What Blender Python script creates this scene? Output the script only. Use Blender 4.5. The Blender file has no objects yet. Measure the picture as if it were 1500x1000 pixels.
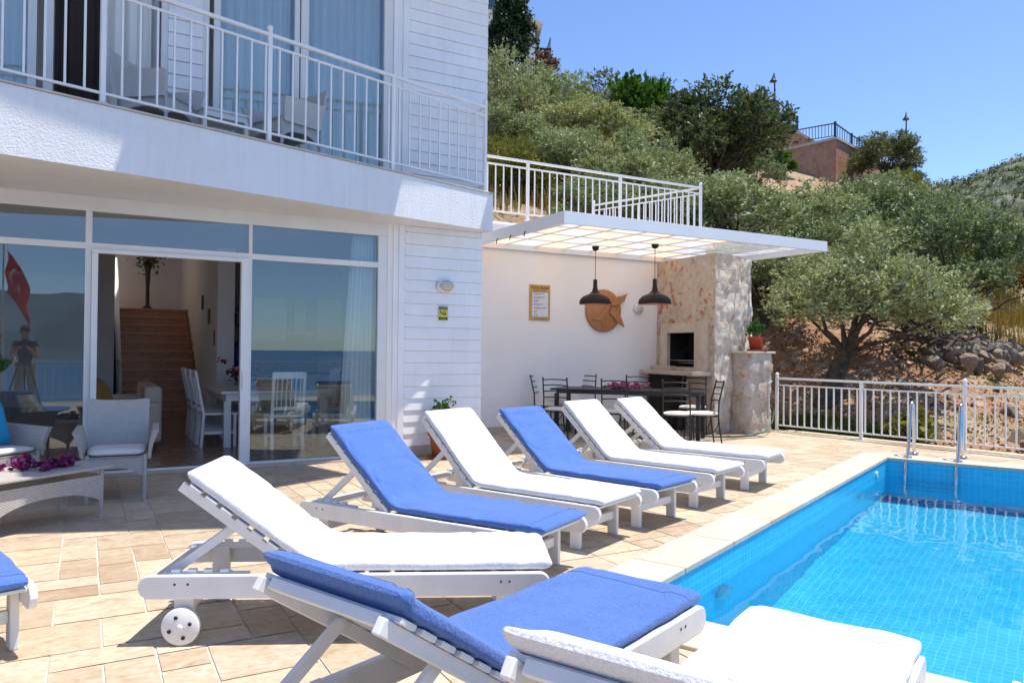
import bpy, bmesh, math, random
import numpy as np
from mathutils import Vector, Matrix, Euler, noise as mnoise
R = math.radians
sc = bpy.context.scene
COL = sc.collection
rnd = random.Random(7)

# ------------------------------------------------------------------ render setup
sc.render.engine = 'CYCLES'
sc.view_settings.view_transform = 'Standard'
sc.view_settings.look = 'None'
sc.view_settings.exposure = 0.64
sc.view_settings.gamma = 1.0
sc.cycles.max_bounces = 10
sc.cycles.transparent_max_bounces = 16
sc.cycles.transmission_bounces = 8
sc.cycles.glossy_bounces = 5
sc.cycles.diffuse_bounces = 4
sc.cycles.sample_clamp_indirect = 6.0
sc.cycles.use_denoising = True

# ------------------------------------------------------------------ materials
def new_mat(name):
    m = bpy.data.materials.new(name); m.use_nodes = True
    nt = m.node_tree
    return m, nt, nt.nodes['Principled BSDF']

def N(nt, t, **kw):
    n = nt.nodes.new(t)
    for k, v in kw.items():
        setattr(n, k, v)
    return n

def ramp(nt, fac, stops):
    r = N(nt, 'ShaderNodeValToRGB')
    el = r.color_ramp.elements
    while len(el) < len(stops): el.new(0.5)
    for e, (p, c) in zip(el, stops):
        e.position = p; e.color = (*c, 1)
    nt.links.new(fac, r.inputs[0])
    return r.outputs[0]

def coords(nt, kind='Object', scale=(1, 1, 1)):
    tc = N(nt, 'ShaderNodeTexCoord'); mp = N(nt, 'ShaderNodeMapping')
    mp.inputs['Scale'].default_value = scale
    nt.links.new(tc.outputs[kind], mp.inputs[0])
    return mp.outputs[0]

def noise(nt, vec, scale, detail=6, rough=.55, dist=0):
    n = N(nt, 'ShaderNodeTexNoise')
    n.inputs['Scale'].default_value = scale; n.inputs['Detail'].default_value = detail
    n.inputs['Roughness'].default_value = rough; n.inputs['Distortion'].default_value = dist
    nt.links.new(vec, n.inputs['Vector'])
    return n.outputs[0]

def bump(nt, b, h, strength=.3, dist=.01, prev=None):
    n = N(nt, 'ShaderNodeBump'); n.inputs['Strength'].default_value = strength
    n.inputs['Distance'].default_value = dist
    nt.links.new(h, n.inputs['Height'])
    if prev is not None: nt.links.new(prev, n.inputs['Normal'])
    nt.links.new(n.outputs[0], b.inputs['Normal'])
    return n.outputs[0]

def mixc(nt, fac, a, b, mode='MIX'):
    m = N(nt, 'ShaderNodeMix', data_type='RGBA', blend_type=mode)
    for s, v in ((m.inputs[0], fac), (m.inputs[6], a), (m.inputs[7], b)):
        if isinstance(v, (int, float)): s.default_value = v
        elif isinstance(v, tuple): s.default_value = (*v, 1)
        else: nt.links.new(v, s)
    return m.outputs[2]

def plain(name, c, rough=.5, metal=0, var=.08, vscale=3, bumpk=0, bscale=60, spec=.5, coat=0):
    """a paint or plaster: one colour with slight soiling and fine relief"""
    m, nt, b = new_mat(name)
    v = coords(nt)
    n = noise(nt, v, vscale, 5)
    c2 = tuple(max(0, x*(1-var*2)) for x in c); c3 = tuple(min(1, x*(1+var*.6)) for x in c)
    nt.links.new(ramp(nt, n, [(.3, c2), (.7, c3)]), b.inputs['Base Color'])
    b.inputs['Roughness'].default_value = rough
    b.inputs['Metallic'].default_value = metal
    b.inputs['Specular IOR Level'].default_value = spec
    b.inputs['Coat Weight'].default_value = coat
    if bumpk:
        bump(nt, b, noise(nt, v, bscale, 4), bumpk, .01)
    return m

M = {}
M['white_paint'] = plain('white_paint', (.80, .79, .76), .38, var=.05, vscale=6, bumpk=.08, bscale=35)
M['white_metal'] = plain('white_metal', (.82, .81, .79), .3, var=.03, vscale=5)
M['pvc'] = plain('pvc', (.78, .77, .74), .28, var=.03)
M['plaster'] = plain('plaster', (.84, .83, .81), .85, var=.03, vscale=1.2, bumpk=.1, bscale=90)
M['warm_plaster'] = plain('warm_plaster', (.91, .87, .82), .85, var=.03, vscale=1.0, bumpk=.08, bscale=70)
M['soffit'] = plain('soffit', (.86, .82, .78), .9, var=.03, vscale=1)
M['siding'] = plain('siding', (.90, .89, .88), .45, var=.03, vscale=2, bumpk=.05, bscale=40)
M['stucco'] = plain('stucco', (.80, .80, .80), .9, var=.02, vscale=1, bumpk=.9, bscale=55)
for _k in ('stucco', 'siding', 'plaster'):      # faint rain streaks and grime
    _nt = M[_k].node_tree; _b = _nt.nodes['Principled BSDF']; _s = _b.inputs['Base Color'].links[0].from_socket
    _n = noise(_nt, coords(_nt, 'Object', (7, 7, .55)), 1.6, 8, .7, .3); _n2 = noise(_nt, coords(_nt), .9, 6, .65)
    _c = mixc(_nt, .55, _s, ramp(_nt, _n, [(.30, (.90, .885, .86)), (.52, (1, 1, 1))]), 'MULTIPLY')
    _c = mixc(_nt, .5, _c, ramp(_nt, _n2, [(.34, (.92, .91, .89)), (.55, (1, 1, 1))]), 'MULTIPLY'); _nt.links.new(_c, _b.inputs['Base Color'])
M['pergola'] = plain('pergola_paint', (.80, .79, .77), .4, var=.03, vscale=2)
M['black_metal'] = plain('black_metal', (.012, .012, .013), .4, var=.1)
M['lamp_black'] = plain('lamp_black', (.012, .010, .009), .55, var=.1, spec=.3)
M['copper'] = plain('copper', (.55, .24, .12), .35, metal=.6)
M['steel'] = plain('steel', (.62, .63, .64), .18, metal=1, var=.05)
M['terracotta'] = plain('terracotta', (.36, .10, .045), .7, var=.15, vscale=9)
M['red_pot'] = plain('red_pot', (.42, .06, .03), .5, var=.12, vscale=9)
M['dark_soil'] = plain('dark_soil', (.05, .035, .025), .95)
M['rubber_hose'] = plain('rubber_hose', (.03, .13, .08), .45)
M['grey_pipe'] = plain('grey_pipe', (.45, .43, .40), .4)
M['firebox'] = plain('firebox', (.022, .016, .013), .95, var=.4, vscale=4)
M['cream_stone'] = plain('cream_stone', (.60, .50, .38), .7, var=.10, vscale=5, bumpk=.1, bscale=25)
M['shelf_stone'] = plain('shelf_stone', (.58, .45, .34), .55, var=.12, vscale=4)
M['interior_wall'] = plain('interior_wall', (.86, .82, .78), .9, var=.02)
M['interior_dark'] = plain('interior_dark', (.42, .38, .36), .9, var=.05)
M['cabinet'] = plain('cabinet', (.7, .7, .7), .4)
M['sofa'] = plain('sofa', (.62, .54, .42), .95, var=.05, bumpk=.2, bscale=150)
M['tan_cushion'] = plain('tan_cushion', (.40, .22, .07), .9, var=.08, bumpk=.2, bscale=150)
M['turquoise'] = plain('turquoise', (.015, .30, .52), .85, var=.06, vscale=12, bumpk=.25, bscale=220)
M['cushion_white'] = plain('cushion_white', (.75, .72, .68), .9, var=.06, bumpk=.2, bscale=150)
M['cushion_grey'] = plain('cushion_grey', (.42, .41, .42), .9, var=.08, bumpk=.2, bscale=150)
M['brown_curtain'] = plain('brown_curtain', (.045, .03, .025), .9, var=.1)
M['water_bottle'] = plain('water_bottle', (.02, .05, .30), .15)
M['vase'] = plain('vase', (.03, .025, .02), .3)
M['skin'] = plain('skin', (.42, .24, .16), .6)
M['shirt'] = plain('shirt', (.02, .022, .045), .9)
M['trousers'] = plain('trousers', (.38, .33, .26), .9)
M['hair'] = plain('hair', (.02, .015, .01), .8)
M['red_flag'] = plain('red_flag', (.80, .02, .03), .8)
M['flag_white'] = plain('flag_white', (.85, .85, .85), .8)
M['sign_yellow'] = plain('sign_yellow', (.62, .36, .06), .5)
M['sign_lime'] = plain('sign_lime', (.62, .58, .06), .5)
M['sign_white'] = plain('sign_white', (.75, .74, .76), .5)
M['ink'] = plain('ink', (.015, .013, .012), .6)
M['red_ink'] = plain('red_ink', (.45, .05, .06), .6)
M['lamp_glass'] = plain('lamp_glass', (.52, .46, .36), .25)
M['pool_lens'] = plain('pool_lens', (.75, .85, .85), .25)
M['bougainvillea'] = plain('bougainvillea', (.24, .012, .12), .75, var=.3, vscale=40)
M['red_flower'] = plain('red_flower', (.42, .02, .03), .7, var=.3, vscale=40)
M['pink_flower'] = plain('pink_flower', (.65, .12, .25), .7, var=.3, vscale=40)
M['magenta_leaf'] = leaf_mat_later = plain('magenta_leaf', (.30, .06, .10), .8, var=.6, vscale=3)
M['bark'] = plain('bark', (.10, .075, .055), .95, var=.35, vscale=8, bumpk=.9, bscale=18)
M['dead_wood'] = plain('dead_wood', (.10, .07, .055), .95, var=.4, vscale=5, bumpk=.5, bscale=25)
M['roof_tile'] = plain('roof_tile', (.30, .14, .09), .8)
M['slate_window'] = plain('slate_window', (.05, .08, .10), .1)
M['pink_wall'] = plain('pink_wall', (.7, .55, .48), .85)

def stone_mat(name, cols, scale=2.0, b=.7, rough=.85, red=None, vein=None):
    m, nt, bs = new_mat(name)
    v = coords(nt)
    n1 = noise(nt, v, scale, 9, .62, .6); n2 = noise(nt, v, scale*5, 8, .65)
    c = ramp(nt, n1, [(.25+.5*i/(len(cols)-1), k) for i, k in enumerate(cols)])
    c = mixc(nt, .35, c, ramp(nt, n2, [(.3, tuple(x*.45 for x in cols[0])), (.7, cols[-1])]), 'MULTIPLY' if False else 'MIX')
    if red:
        n3 = noise(nt, v, red[1], 6, .6, 1.2)
        msk = ramp(nt, n3, [(red[2], (0, 0, 0)), (red[2]+.09, (1, 1, 1))])
        c = mixc(nt, msk, c, red[0])
    if name == 'rock':
        oi = N(nt, 'ShaderNodeObjectInfo'); c = mixc(nt, 1, c, ramp(nt, oi.outputs['Random'], [(0, (.55, .52, .50)), (.5, (1, .96, .9)), (.8, (1.0, .82, .64)), (1, (.8, .8, .8))]), 'MULTIPLY')
    nt.links.new(c, bs.inputs['Base Color'])
    bs.inputs['Roughness'].default_value = rough
    p = bump(nt, bs, n1, b, .06)
    bump(nt, bs, n2, b, .02, p)
    return m
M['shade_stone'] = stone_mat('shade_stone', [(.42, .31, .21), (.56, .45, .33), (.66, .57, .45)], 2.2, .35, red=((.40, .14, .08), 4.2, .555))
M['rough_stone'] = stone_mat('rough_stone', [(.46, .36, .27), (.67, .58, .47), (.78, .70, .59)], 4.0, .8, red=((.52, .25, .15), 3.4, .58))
M['pillar_stone'] = stone_mat('pillar_stone', [(.34, .26, .19), (.54, .45, .36), (.68, .61, .52)], 4.0, .8, red=((.46, .20, .11), 3.0, .57))
M['rock'] = stone_mat('rock', [(.17, .14, .105), (.36, .31, .245), (.58, .52, .43)], 4.5, .9, red=((.34, .21, .13), 1.6, .56))
M['retain_stone'] = stone_mat('retain_stone', [(.34, .14, .07), (.54, .26, .14), (.58, .38, .26)], 1.2, .7)

# terry towelling
def towel(name, c, c2):
    m, nt, b = new_mat(name)
    v = coords(nt)
    n1 = noise(nt, v, 105, 4, .7); n2 = noise(nt, v, 7, 4)
    cc = mixc(nt, .30, ramp(nt, n1, [(.38, c2), (.60, c)]), ramp(nt, n2, [(.3, c2), (.7, c)]))
    nt.links.new(cc, b.inputs['Base Color'])
    b.inputs['Roughness'].default_value = 1
    b.inputs['Specular IOR Level'].default_value = .1
    b.inputs['Sheen Weight'].default_value = .25
    b.inputs['Sheen Roughness'].default_value = .6
    p = bump(nt, b, n1, .8, .010)
    bump(nt, b, noise(nt, v, 16, 4), .25, .02, p)
    return m
M['towel_white'] = towel('towel_white', (.86, .86, .87), (.72, .72, .76))
M['towel_blue'] = towel('towel_blue', (.086, .198, .525), (.050, .125, .40))

# woven resin wicker
def wicker(name, c):
    m, nt, b = new_mat(name)
    tc = N(nt, 'ShaderNodeTexCoord')
    br = N(nt, 'ShaderNodeTexBrick'); br.offset = .5
    br.inputs['Scale'].default_value = 1
    br.inputs['Brick Width'].default_value = .026; br.inputs['Row Height'].default_value = .0105
    br.inputs['Mortar Size'].default_value = .0022; br.inputs['Mortar Smooth'].default_value = .8
    br.inputs['Color1'].default_value = (*c, 1); br.inputs['Color2'].default_value = (*[x*.86 for x in c], 1)
    br.inputs['Mortar'].default_value = (*[x*.42 for x in c], 1)
    nt.links.new(tc.outputs['UV'], br.inputs['Vector'])
    nt.links.new(br.outputs['Color'], b.inputs['Base Color'])
    inv = N(nt, 'ShaderNodeMath', operation='SUBTRACT'); inv.inputs[0].default_value = 1
    nt.links.new(br.outputs['Fac'], inv.inputs[1])
    bump(nt, b, inv.outputs[0], .9, .004)
    b.inputs['Roughness'].default_value = .5
    return m
M['wicker'] = wicker('wicker', (.66, .62, .57))
M['wicker_white'] = wicker('wicker_white', (.76, .76, .76))

# travertine tiles: every tile is its own island, so each takes its own tone
def tile_mat():
    m, nt, b = new_mat('travertine')
    g = N(nt, 'ShaderNodeNewGeometry'); v = coords(nt)
    tone = ramp(nt, g.outputs['Random Per Island'], [(0, (.49, .416, .315)), (.2, (.585, .515, .40)), (.45, (.61, .545, .43)), (.65, (.525, .437, .328)), (.82, (.605, .55, .445)), (1, (.44, .343, .25))])
    # offset the veins per tile
    ad = N(nt, 'ShaderNodeVectorMath', operation='ADD'); mu = N(nt, 'ShaderNodeMath', operation='MULTIPLY')
    mu.inputs[1].default_value = 37; nt.links.new(g.outputs['Random Per Island'], mu.inputs[0])
    nt.links.new(v, ad.inputs[0]); nt.links.new(mu.outputs[0], ad.inputs[1])
    mp = N(nt, 'ShaderNodeMapping'); mp.inputs['Scale'].default_value = (1.3, 1.9, 1); nt.links.new(ad.outputs[0], mp.inputs[0])
    n1 = noise(nt, mp.outputs[0], 2.2, 9, .62, .9); n2 = noise(nt, mp.outputs[0], 14, 7, .65, .3)
    c = mixc(nt, .75, tone, ramp(nt, n1, [(.28, (.58, .42, .31)), (.43, (.98, .93, .86)), (.58, (.82, .69, .56)), (.72, (1, .98, .95))]), 'MULTIPLY')
    c = mixc(nt, .5, c, ramp(nt, n2, [(.35, (.66, .54, .45)), (.58, (1, 1, 1))]), 'MULTIPLY')
    n3 = noise(nt, v, 1.1, 6, .6, .5)
    c = mixc(nt, ramp(nt, n3, [(.56, (0, 0, 0)), (.72, (.55, .55, .55))]), c, (.58, .45, .345))
    nt.links.new(c, b.inputs['Base Color'])
    b.inputs['Roughness'].default_value = .62
    p = bump(nt, b, n2, .18, .01); bump(nt, b, n1, .25, .012, p)
    return m
M['travertine'] = tile_mat()
M['grout'] = plain('grout', (.68, .62, .52), .95, var=.15, vscale=5, bumpk=.3, bscale=60)
def coping_mat():
    m, nt, b = new_mat('coping_stone')
    g = N(nt, 'ShaderNodeNewGeometry'); v = coords(nt)
    tone = ramp(nt, g.outputs['Random Per Island'], [(0, (.60, .53, .44)), (.5, (.66, .59, .49)), (1, (.62, .54, .44))])
    n1 = noise(nt, v, 2.2, 8, .6, .6); n2 = noise(nt, v, 22, 6)
    c = mixc(nt, .6, tone, ramp(nt, n1, [(.3, (.80, .70, .58)), (.7, (1, 1, 1))]), 'MULTIPLY')
    c = mixc(nt, .35, c, ramp(nt, n2, [(.35, (.75, .66, .55)), (.6, (1, 1, 1))]), 'MULTIPLY')
    nt.links.new(c, b.inputs['Base Color']); b.inputs['Roughness'].default_value = .6
    bump(nt, b, n2, .15, .01)
    return m
M['coping'] = coping_mat()

# pool mosaic, laid out in metres on the uv of each face
def pool_mat():
    m, nt, b = new_mat('pool_mosaic')
    tc = N(nt, 'ShaderNodeTexCoord'); br = N(nt, 'ShaderNodeTexBrick'); br.offset = 0
    br.inputs['Scale'].default_value = 1
    br.inputs['Brick Width'].default_value = .068; br.inputs['Row Height'].default_value = .068
    br.inputs['Mortar Size'].default_value = .0036; br.inputs['Mortar Smooth'].default_value = .3
    br.inputs['Color1'].default_value = (.022, .46, .72, 1); br.inputs['Color2'].default_value = (.034, .51, .77, 1)
    br.inputs['Mortar'].default_value = (.12, .62, .82, 1)
    nt.links.new(tc.outputs['UV'], br.inputs['Vector'])
    nt.links.new(br.outputs['Color'], b.inputs['Base Color'])
    b.inputs['Roughness'].default_value = .25
    inv = N(nt, 'ShaderNodeMath', operation='SUBTRACT'); inv.inputs[0].default_value = 1
    nt.links.new(br.outputs['Fac'], inv.inputs[1]); bump(nt, b, inv.outputs[0], .4, .003)
    return m
M['pool_mosaic'] = pool_mat()
def water_mat():
    m, nt, b = new_mat('pool_water')
    b.inputs['Base Color'].default_value = (.80, .97, 1, 1)
    b.inputs['Transmission Weight'].default_value = 1; b.inputs['Roughness'].default_value = 0
    b.inputs['IOR'].default_value = 1.33
    return m
M['water'] = water_mat()

def glass_mat(name, tint, refl):
    """coated window glass: part mirror, part clear"""
    m = bpy.data.materials.new(name); m.use_nodes = True; nt = m.node_tree; nt.nodes.clear()
    out = N(nt, 'ShaderNodeOutputMaterial'); mix = N(nt, 'ShaderNodeMixShader')
    tr = N(nt, 'ShaderNodeBsdfTransparent'); gl = N(nt, 'ShaderNodeBsdfGlossy'); fr = N(nt, 'ShaderNodeFresnel')
    tr.inputs[0].default_value = (*tint, 1); gl.inputs[0].default_value = (.80, .95, 1, 1); gl.inputs['Roughness'].default_value = 0
    fr.inputs[0].default_value = 1.5
    ad = N(nt, 'ShaderNodeMath', operation='ADD', use_clamp=True); ad.inputs[1].default_value = refl
    nt.links.new(fr.outputs[0], ad.inputs[0]); nt.links.new(ad.outputs[0], mix.inputs[0])
    nt.links.new(tr.outputs[0], mix.inputs[1]); nt.links.new(gl.outputs[0], mix.inputs[2])
    nt.links.new(mix.outputs[0], out.inputs[0])
    return m
M['upper_glass'] = glass_mat('upper_glass', (.92, .97, .97), .13)
M['glass'] = glass_mat('window_glass', (.88, .94, .95), .11)

def cloth_sheer(name, c, t):
    m = bpy.data.materials.new(name); m.use_nodes = True; nt = m.node_tree; nt.nodes.clear()
    out = N(nt, 'ShaderNodeOutputMaterial'); mix = N(nt, 'ShaderNodeMixShader'); d = N(nt, 'ShaderNodeBsdfDiffuse'); tl = N(nt, 'ShaderNodeBsdfTranslucent')
    d.inputs[0].default_value = (*c, 1); tl.inputs[0].default_value = (*c, 1); mix.inputs[0].default_value = t
    nt.links.new(d.outputs[0], mix.inputs[1]); nt.links.new(tl.outputs[0], mix.inputs[2]); nt.links.new(mix.outputs[0], out.inputs[0])
    return m
M['curtain'] = cloth_sheer('curtain', (.94, .93, .88), .22)
M['roof_panel'] = cloth_sheer('roof_panel', (.93, .68, .50), .62)

def leaf_mat(name, stops, back, trans=.35, gloss=.5):
    m, nt, b = new_mat(name)
    g = N(nt, 'ShaderNodeNewGeometry'); v = coords(nt)
    at_ = N(nt, 'ShaderNodeAttribute'); at_.attribute_name = 'tone'
    c = ramp(nt, at_.outputs['Fac'], stops)
    n = noise(nt, v, .9, 3)
    c = mixc(nt, .45, c, ramp(nt, n, [(.38, (.55, .58, .46)), (.62, (1.0, .98, .90))]), 'MULTIPLY')
    oi = N(nt, 'ShaderNodeObjectInfo')       # every plant has its own shade of green
    if back: c = mixc(nt, g.outputs['Backfacing'], c, back)
    c = mixc(nt, 1, c, ramp(nt, oi.outputs['Random'], [(0, (.58, .68, .58)), (.35, (.86, .92, .84)), (.7, (.96, .99, .92)), (1, (.98, .96, .80))]), 'MULTIPLY')
    nt.links.new(c, b.inputs['Base Color']); b.inputs['Roughness'].default_value = gloss
    b.inputs['Specular IOR Level'].default_value = .22
    tl = N(nt, 'ShaderNodeBsdfTranslucent'); nt.links.new(mixc(nt, 1, c, (1.0, 1.0, .55), 'MULTIPLY'), tl.inputs[0])
    mx = N(nt, 'ShaderNodeMixShader'); mx.inputs[0].default_value = trans
    o = nt.nodes['Material Output']
    nt.links.new(b.outputs[0], mx.inputs[1]); nt.links.new(tl.outputs[0], mx.inputs[2]); nt.links.new(mx.outputs[0], o.inputs[0])
    return m
M['olive'] = leaf_mat('olive_leaf', [(0, (.066, .090, .034)), (.3, (.185, .210, .082)), (.65, (.36, .38, .175)), (1, (.52, .53, .32))], (.44, .47, .30), .2, .5)
M['olive_dark'] = leaf_mat('olive_dark_leaf', [(0, (.035, .052, .020)), (.5, (.11, .13, .045)), (1, (.29, .29, .11))], (.20, .22, .14))
M['green'] = leaf_mat('green_leaf', [(0, (.035, .085, .012)), (.5, (.07, .15, .02)), (1, (.13, .24, .03))], None, .45)
M['yellow_green'] = leaf_mat('yellow_green_leaf', [(0, (.13, .14, .03)), (.5, (.23, .22, .05)), (1, (.34, .30, .07))], None, .4)
M['conifer'] = leaf_mat('conifer_leaf', [(0, (.010, .028, .012)), (.6, (.020, .050, .018)), (1, (.045, .085, .025))], None, .15)
M['dry_grass'] = leaf_mat('dry_grass', [(0, (.32, .22, .06)), (.5, (.50, .37, .11)), (1, (.42, .40, .12))], None, .4)
M['lawn'] = leaf_mat('lawn', [(0, (.08, .16, .02)), (1, (.16, .26, .04))], None, .4)
M['pot_leaf'] = leaf_mat('pot_leaf', [(0, (.04, .12, .02)), (1, (.10, .22, .05))], None, .3)
M['rust_leaf'] = leaf_mat('rust_leaf', [(0, (.20, .07, .03)), (1, (.30, .16, .05))], None, .3)

def soil_mat():
    m, nt, b = new_mat('hillside_soil')
    v = coords(nt)
    n1 = noise(nt, v, .35, 8, .6, .4); n2 = noise(nt, v, 3.0, 8, .7, .3); n3 = noise(nt, v, 11, 6, .7)
    c = ramp(nt, n1, [(.3, (.29, .135, .07)), (.45, (.42, .23, .125)), (.55, (.36, .27, .16)), (.68, (.30, .26, .12))])
    c = mixc(nt, ramp(nt, n2, [(.5, (0, 0, 0)), (.62, (1, 1, 1))]), c, (.50, .38, .28))
    c = mixc(nt, .6, c, ramp(nt, n3, [(.32, (.35, .30, .25)), (.55, (1, 1, 1))]), 'MULTIPLY')
    nt.links.new(c, b.inputs['Base Color']); b.inputs['Roughness'].default_value = .95
    p = bump(nt, b, n2, .8, .12); bump(nt, b, n3, .8, .05, p)
    return m
M['soil'] = soil_mat()
def farhill_mat():
    m, nt, b = new_mat('far_hill_scrub')
    v = coords(nt)
    n1 = noise(nt, v, .03, 8, .62); n2 = noise(nt, v, .22, 8, .72)
    c = ramp(nt, n2, [(.36, (.05, .065, .035)), (.5, (.10, .11, .06)), (.62, (.22, .22, .16)), (.72, (.56, .54, .48))])
    c = mixc(nt, ramp(nt, n1, [(.50, (0, 0, 0)), (.68, (1, 1, 1))]), c, (.09, .105, .055))
    nt.links.new(c, b.inputs['Base Color']); b.inputs['Roughness'].default_value = 1
    return m
M['far_hill'] = farhill_mat()
M['mountain'] = plain('mountain_slope', (.14, .19, .22), 1, var=.3, vscale=.004)
def sea_mat():
    m, nt, b = new_mat('sea')
    b.inputs['Base Color'].default_value = (.03, .13, .26, 1); b.inputs['Roughness'].default_value = .4
    bump(nt, b, noise(nt, coords(nt), .2, 4), .3, .3)
    return m
M['sea'] = sea_mat()
def wood_mat(name, a, c, scale=(1, 9, 1), rough=.5):
    m, nt, b = new_mat(name)
    v = coords(nt, 'Object', scale)
    n1 = noise(nt, v, 3, 8, .6, 1.0)
    nt.links.new(ramp(nt, n1, [(.3, a), (.7, c)]), b.inputs['Base Color']); b.inputs['Roughness'].default_value = rough
    return m
M['pine_wood'] = wood_mat('pine_wood', (.34, .13, .04), (.52, .24, .09), (9, 9, 1.2))
M['stair_wood'] = wood_mat('stair_wood', (.44, .20, .10), (.64, .32, .16), (2, 6, 6), .35)
M['floor_wood'] = wood_mat('floor_wood', (.26, .13, .08), (.40, .22, .14), (1.5, 1.5, 1), .22)
# ------------------------------------------------------------------ geometry helpers
class MB:
    """collects shapes and links them as ONE mesh object"""
    def __init__(s): s.v = []; s.f = []; s.smooth = []; s.mi = []; s.cur = 0
    def add(s, vs, fs, smooth=False):
        o = len(s.v); s.v += [tuple(p) for p in vs]
        for f in fs:
            s.f.append(tuple(i+o for i in f)); s.smooth.append(smooth); s.mi.append(s.cur)
    def box(s, a, b, mat=None):
        x0, y0, z0 = a; x1, y1, z1 = b
        vs = [(x0,y0,z0),(x1,y0,z0),(x1,y1,z0),(x0,y1,z0),(x0,y0,z1),(x1,y0,z1),(x1,y1,z1),(x0,y1,z1)]
        if mat is not None: vs = [mat @ Vector(p) for p in vs]
        s.add(vs, [(0,3,2,1),(4,5,6,7),(0,1,5,4),(1,2,6,5),(2,3,7,6),(3,0,4,7)])
    def bar(s, p, q, w, h, up=(0,0,1)):
        p = Vector(p); q = Vector(q); d = (q-p).normalized(); u = Vector(up)
        r = d.cross(u)
        if r.length < 1e-4: r = d.cross(Vector((1,0,0)))
        r.normalize(); u = r.cross(d)
        vs = []
        for c in (p, q):
            for sx, sy in ((-1,-1),(1,-1),(1,1),(-1,1)):
                vs.append(c + r*sx*w/2 + u*sy*h/2)
        s.add(vs, [(3,2,1,0),(4,5,6,7),(0,1,5,4),(1,2,6,5),(2,3,7,6),(3,0,4,7)])
    def tube(s, pts, r, n=8, caps=True):
        pts = [Vector(p) for p in pts]; rr = r if isinstance(r, (list, tuple)) else [r]*len(pts)
        rings = []; prev = None
        for i, p in enumerate(pts):
            d = (pts[min(i+1, len(pts)-1)] - pts[max(i-1, 0)]).normalized()
            if prev is None:
                a = d.cross(Vector((0,0,1)))
                if a.length < 1e-3: a = d.cross(Vector((1,0,0)))
            else:
                a = prev - d*prev.dot(d)
            a.normalize(); prev = a; b = d.cross(a)
            rings.append([p + (a*math.cos(t)+b*math.sin(t))*rr[i] for t in [2*math.pi*k/n for k in range(n)]])
        vs = [v for ring in rings for v in ring]; fs = []
        for i in range(len(pts)-1):
            for k in range(n):
                fs.append((i*n+k, i*n+(k+1)%n, (i+1)*n+(k+1)%n, (i+1)*n+k))
        s.add(vs, fs, True)
        if caps: s.add(rings[0], [tuple(range(n))[::-1]]); s.add(rings[-1], [tuple(range(n))])
    def lathe(s, prof, n=24, c=(0,0,0), mat=None, smooth=True):
        vs = []; fs = []
        for r, z in prof:
            for k in range(n):
                t = 2*math.pi*k/n; p = Vector((r*math.cos(t), r*math.sin(t), z))
                if mat is not None: p = mat @ p
                vs.append((p[0]+c[0], p[1]+c[1], p[2]+c[2]))
        m = len(prof)
        for i in range(m-1):
            for k in range(n): fs.append((i*n+k, i*n+(k+1)%n, (i+1)*n+(k+1)%n, (i+1)*n+k))
        s.add(vs, fs, smooth)
    def prism(s, poly, z0, z1, mat=None):
        n = len(poly); vs = [(x, y, z0) for x, y in poly] + [(x, y, z1) for x, y in poly]
        if mat is not None: vs = [mat @ Vector(p) for p in vs]
        s.add(vs, [tuple(range(n))[::-1], tuple(range(n, 2*n))] + [(i, (i+1)%n, n+(i+1)%n, n+i) for i in range(n)])
    def grid(s, P, smooth=True, wrap_v=False):
        a = len(P); b = len(P[0]); vs = [p for row in P for p in row]; fs = []
        for i in range(a-1):
            for j in range(b if wrap_v else b-1):
                fs.append((i*b+j, i*b+(j+1)%b, (i+1)*b+(j+1)%b, (i+1)*b+j))
        s.add(vs, fs, smooth)
    def ball(s, c, r, n=12, m=8, sc=(1,1,1), mat=None):
        P = []
        for i in range(m+1):
            t = math.pi*i/m
            row = []
            for k in range(n):
                p = Vector((math.sin(t)*math.cos(2*math.pi*k/n)*sc[0], math.sin(t)*math.sin(2*math.pi*k/n)*sc[1], -math.cos(t)*sc[2]))*r
                if mat is not None: p = mat @ p
                row.append(p + Vector(c))
            P.append(row)
        s.grid(P, True, True)
    def build(s, name, mat, parent=None, bevel=0, uv=False, seg=2):
        me = bpy.data.meshes.new(name); me.from_pydata(s.v, [], s.f); me.update()
        mats = mat if isinstance(mat, (list, tuple)) else [mat]
        for m in mats: me.materials.append(m)
        me.polygons.foreach_set('use_smooth', s.smooth)
        me.polygons.foreach_set('material_index', s.mi)
        bm = bmesh.new(); bm.from_mesh(me); bmesh.ops.recalc_face_normals(bm, faces=bm.faces[:]); bm.to_mesh(me); bm.free()
        if uv: box_uv(me)
        o = bpy.data.objects.new(name, me); COL.objects.link(o)
        if parent is not None: o.parent = parent
        if bevel:
            md = o.modifiers.new('edge', 'BEVEL'); md.width = bevel; md.segments = seg; md.limit_method = 'ANGLE'; md.angle_limit = R(40)
        return o

def box_uv(me):
    uvl = me.uv_layers.new(name='uv')
    for p in me.polygons:
        n = p.normal; ax = max(range(3), key=lambda i: abs(n[i]))
        for li in p.loop_indices:
            c = me.vertices[me.loops[li].vertex_index].co
            uvl.data[li].uv = (c.y, c.z) if ax == 0 else ((c.x, c.z) if ax == 1 else (c.x, c.y))

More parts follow.
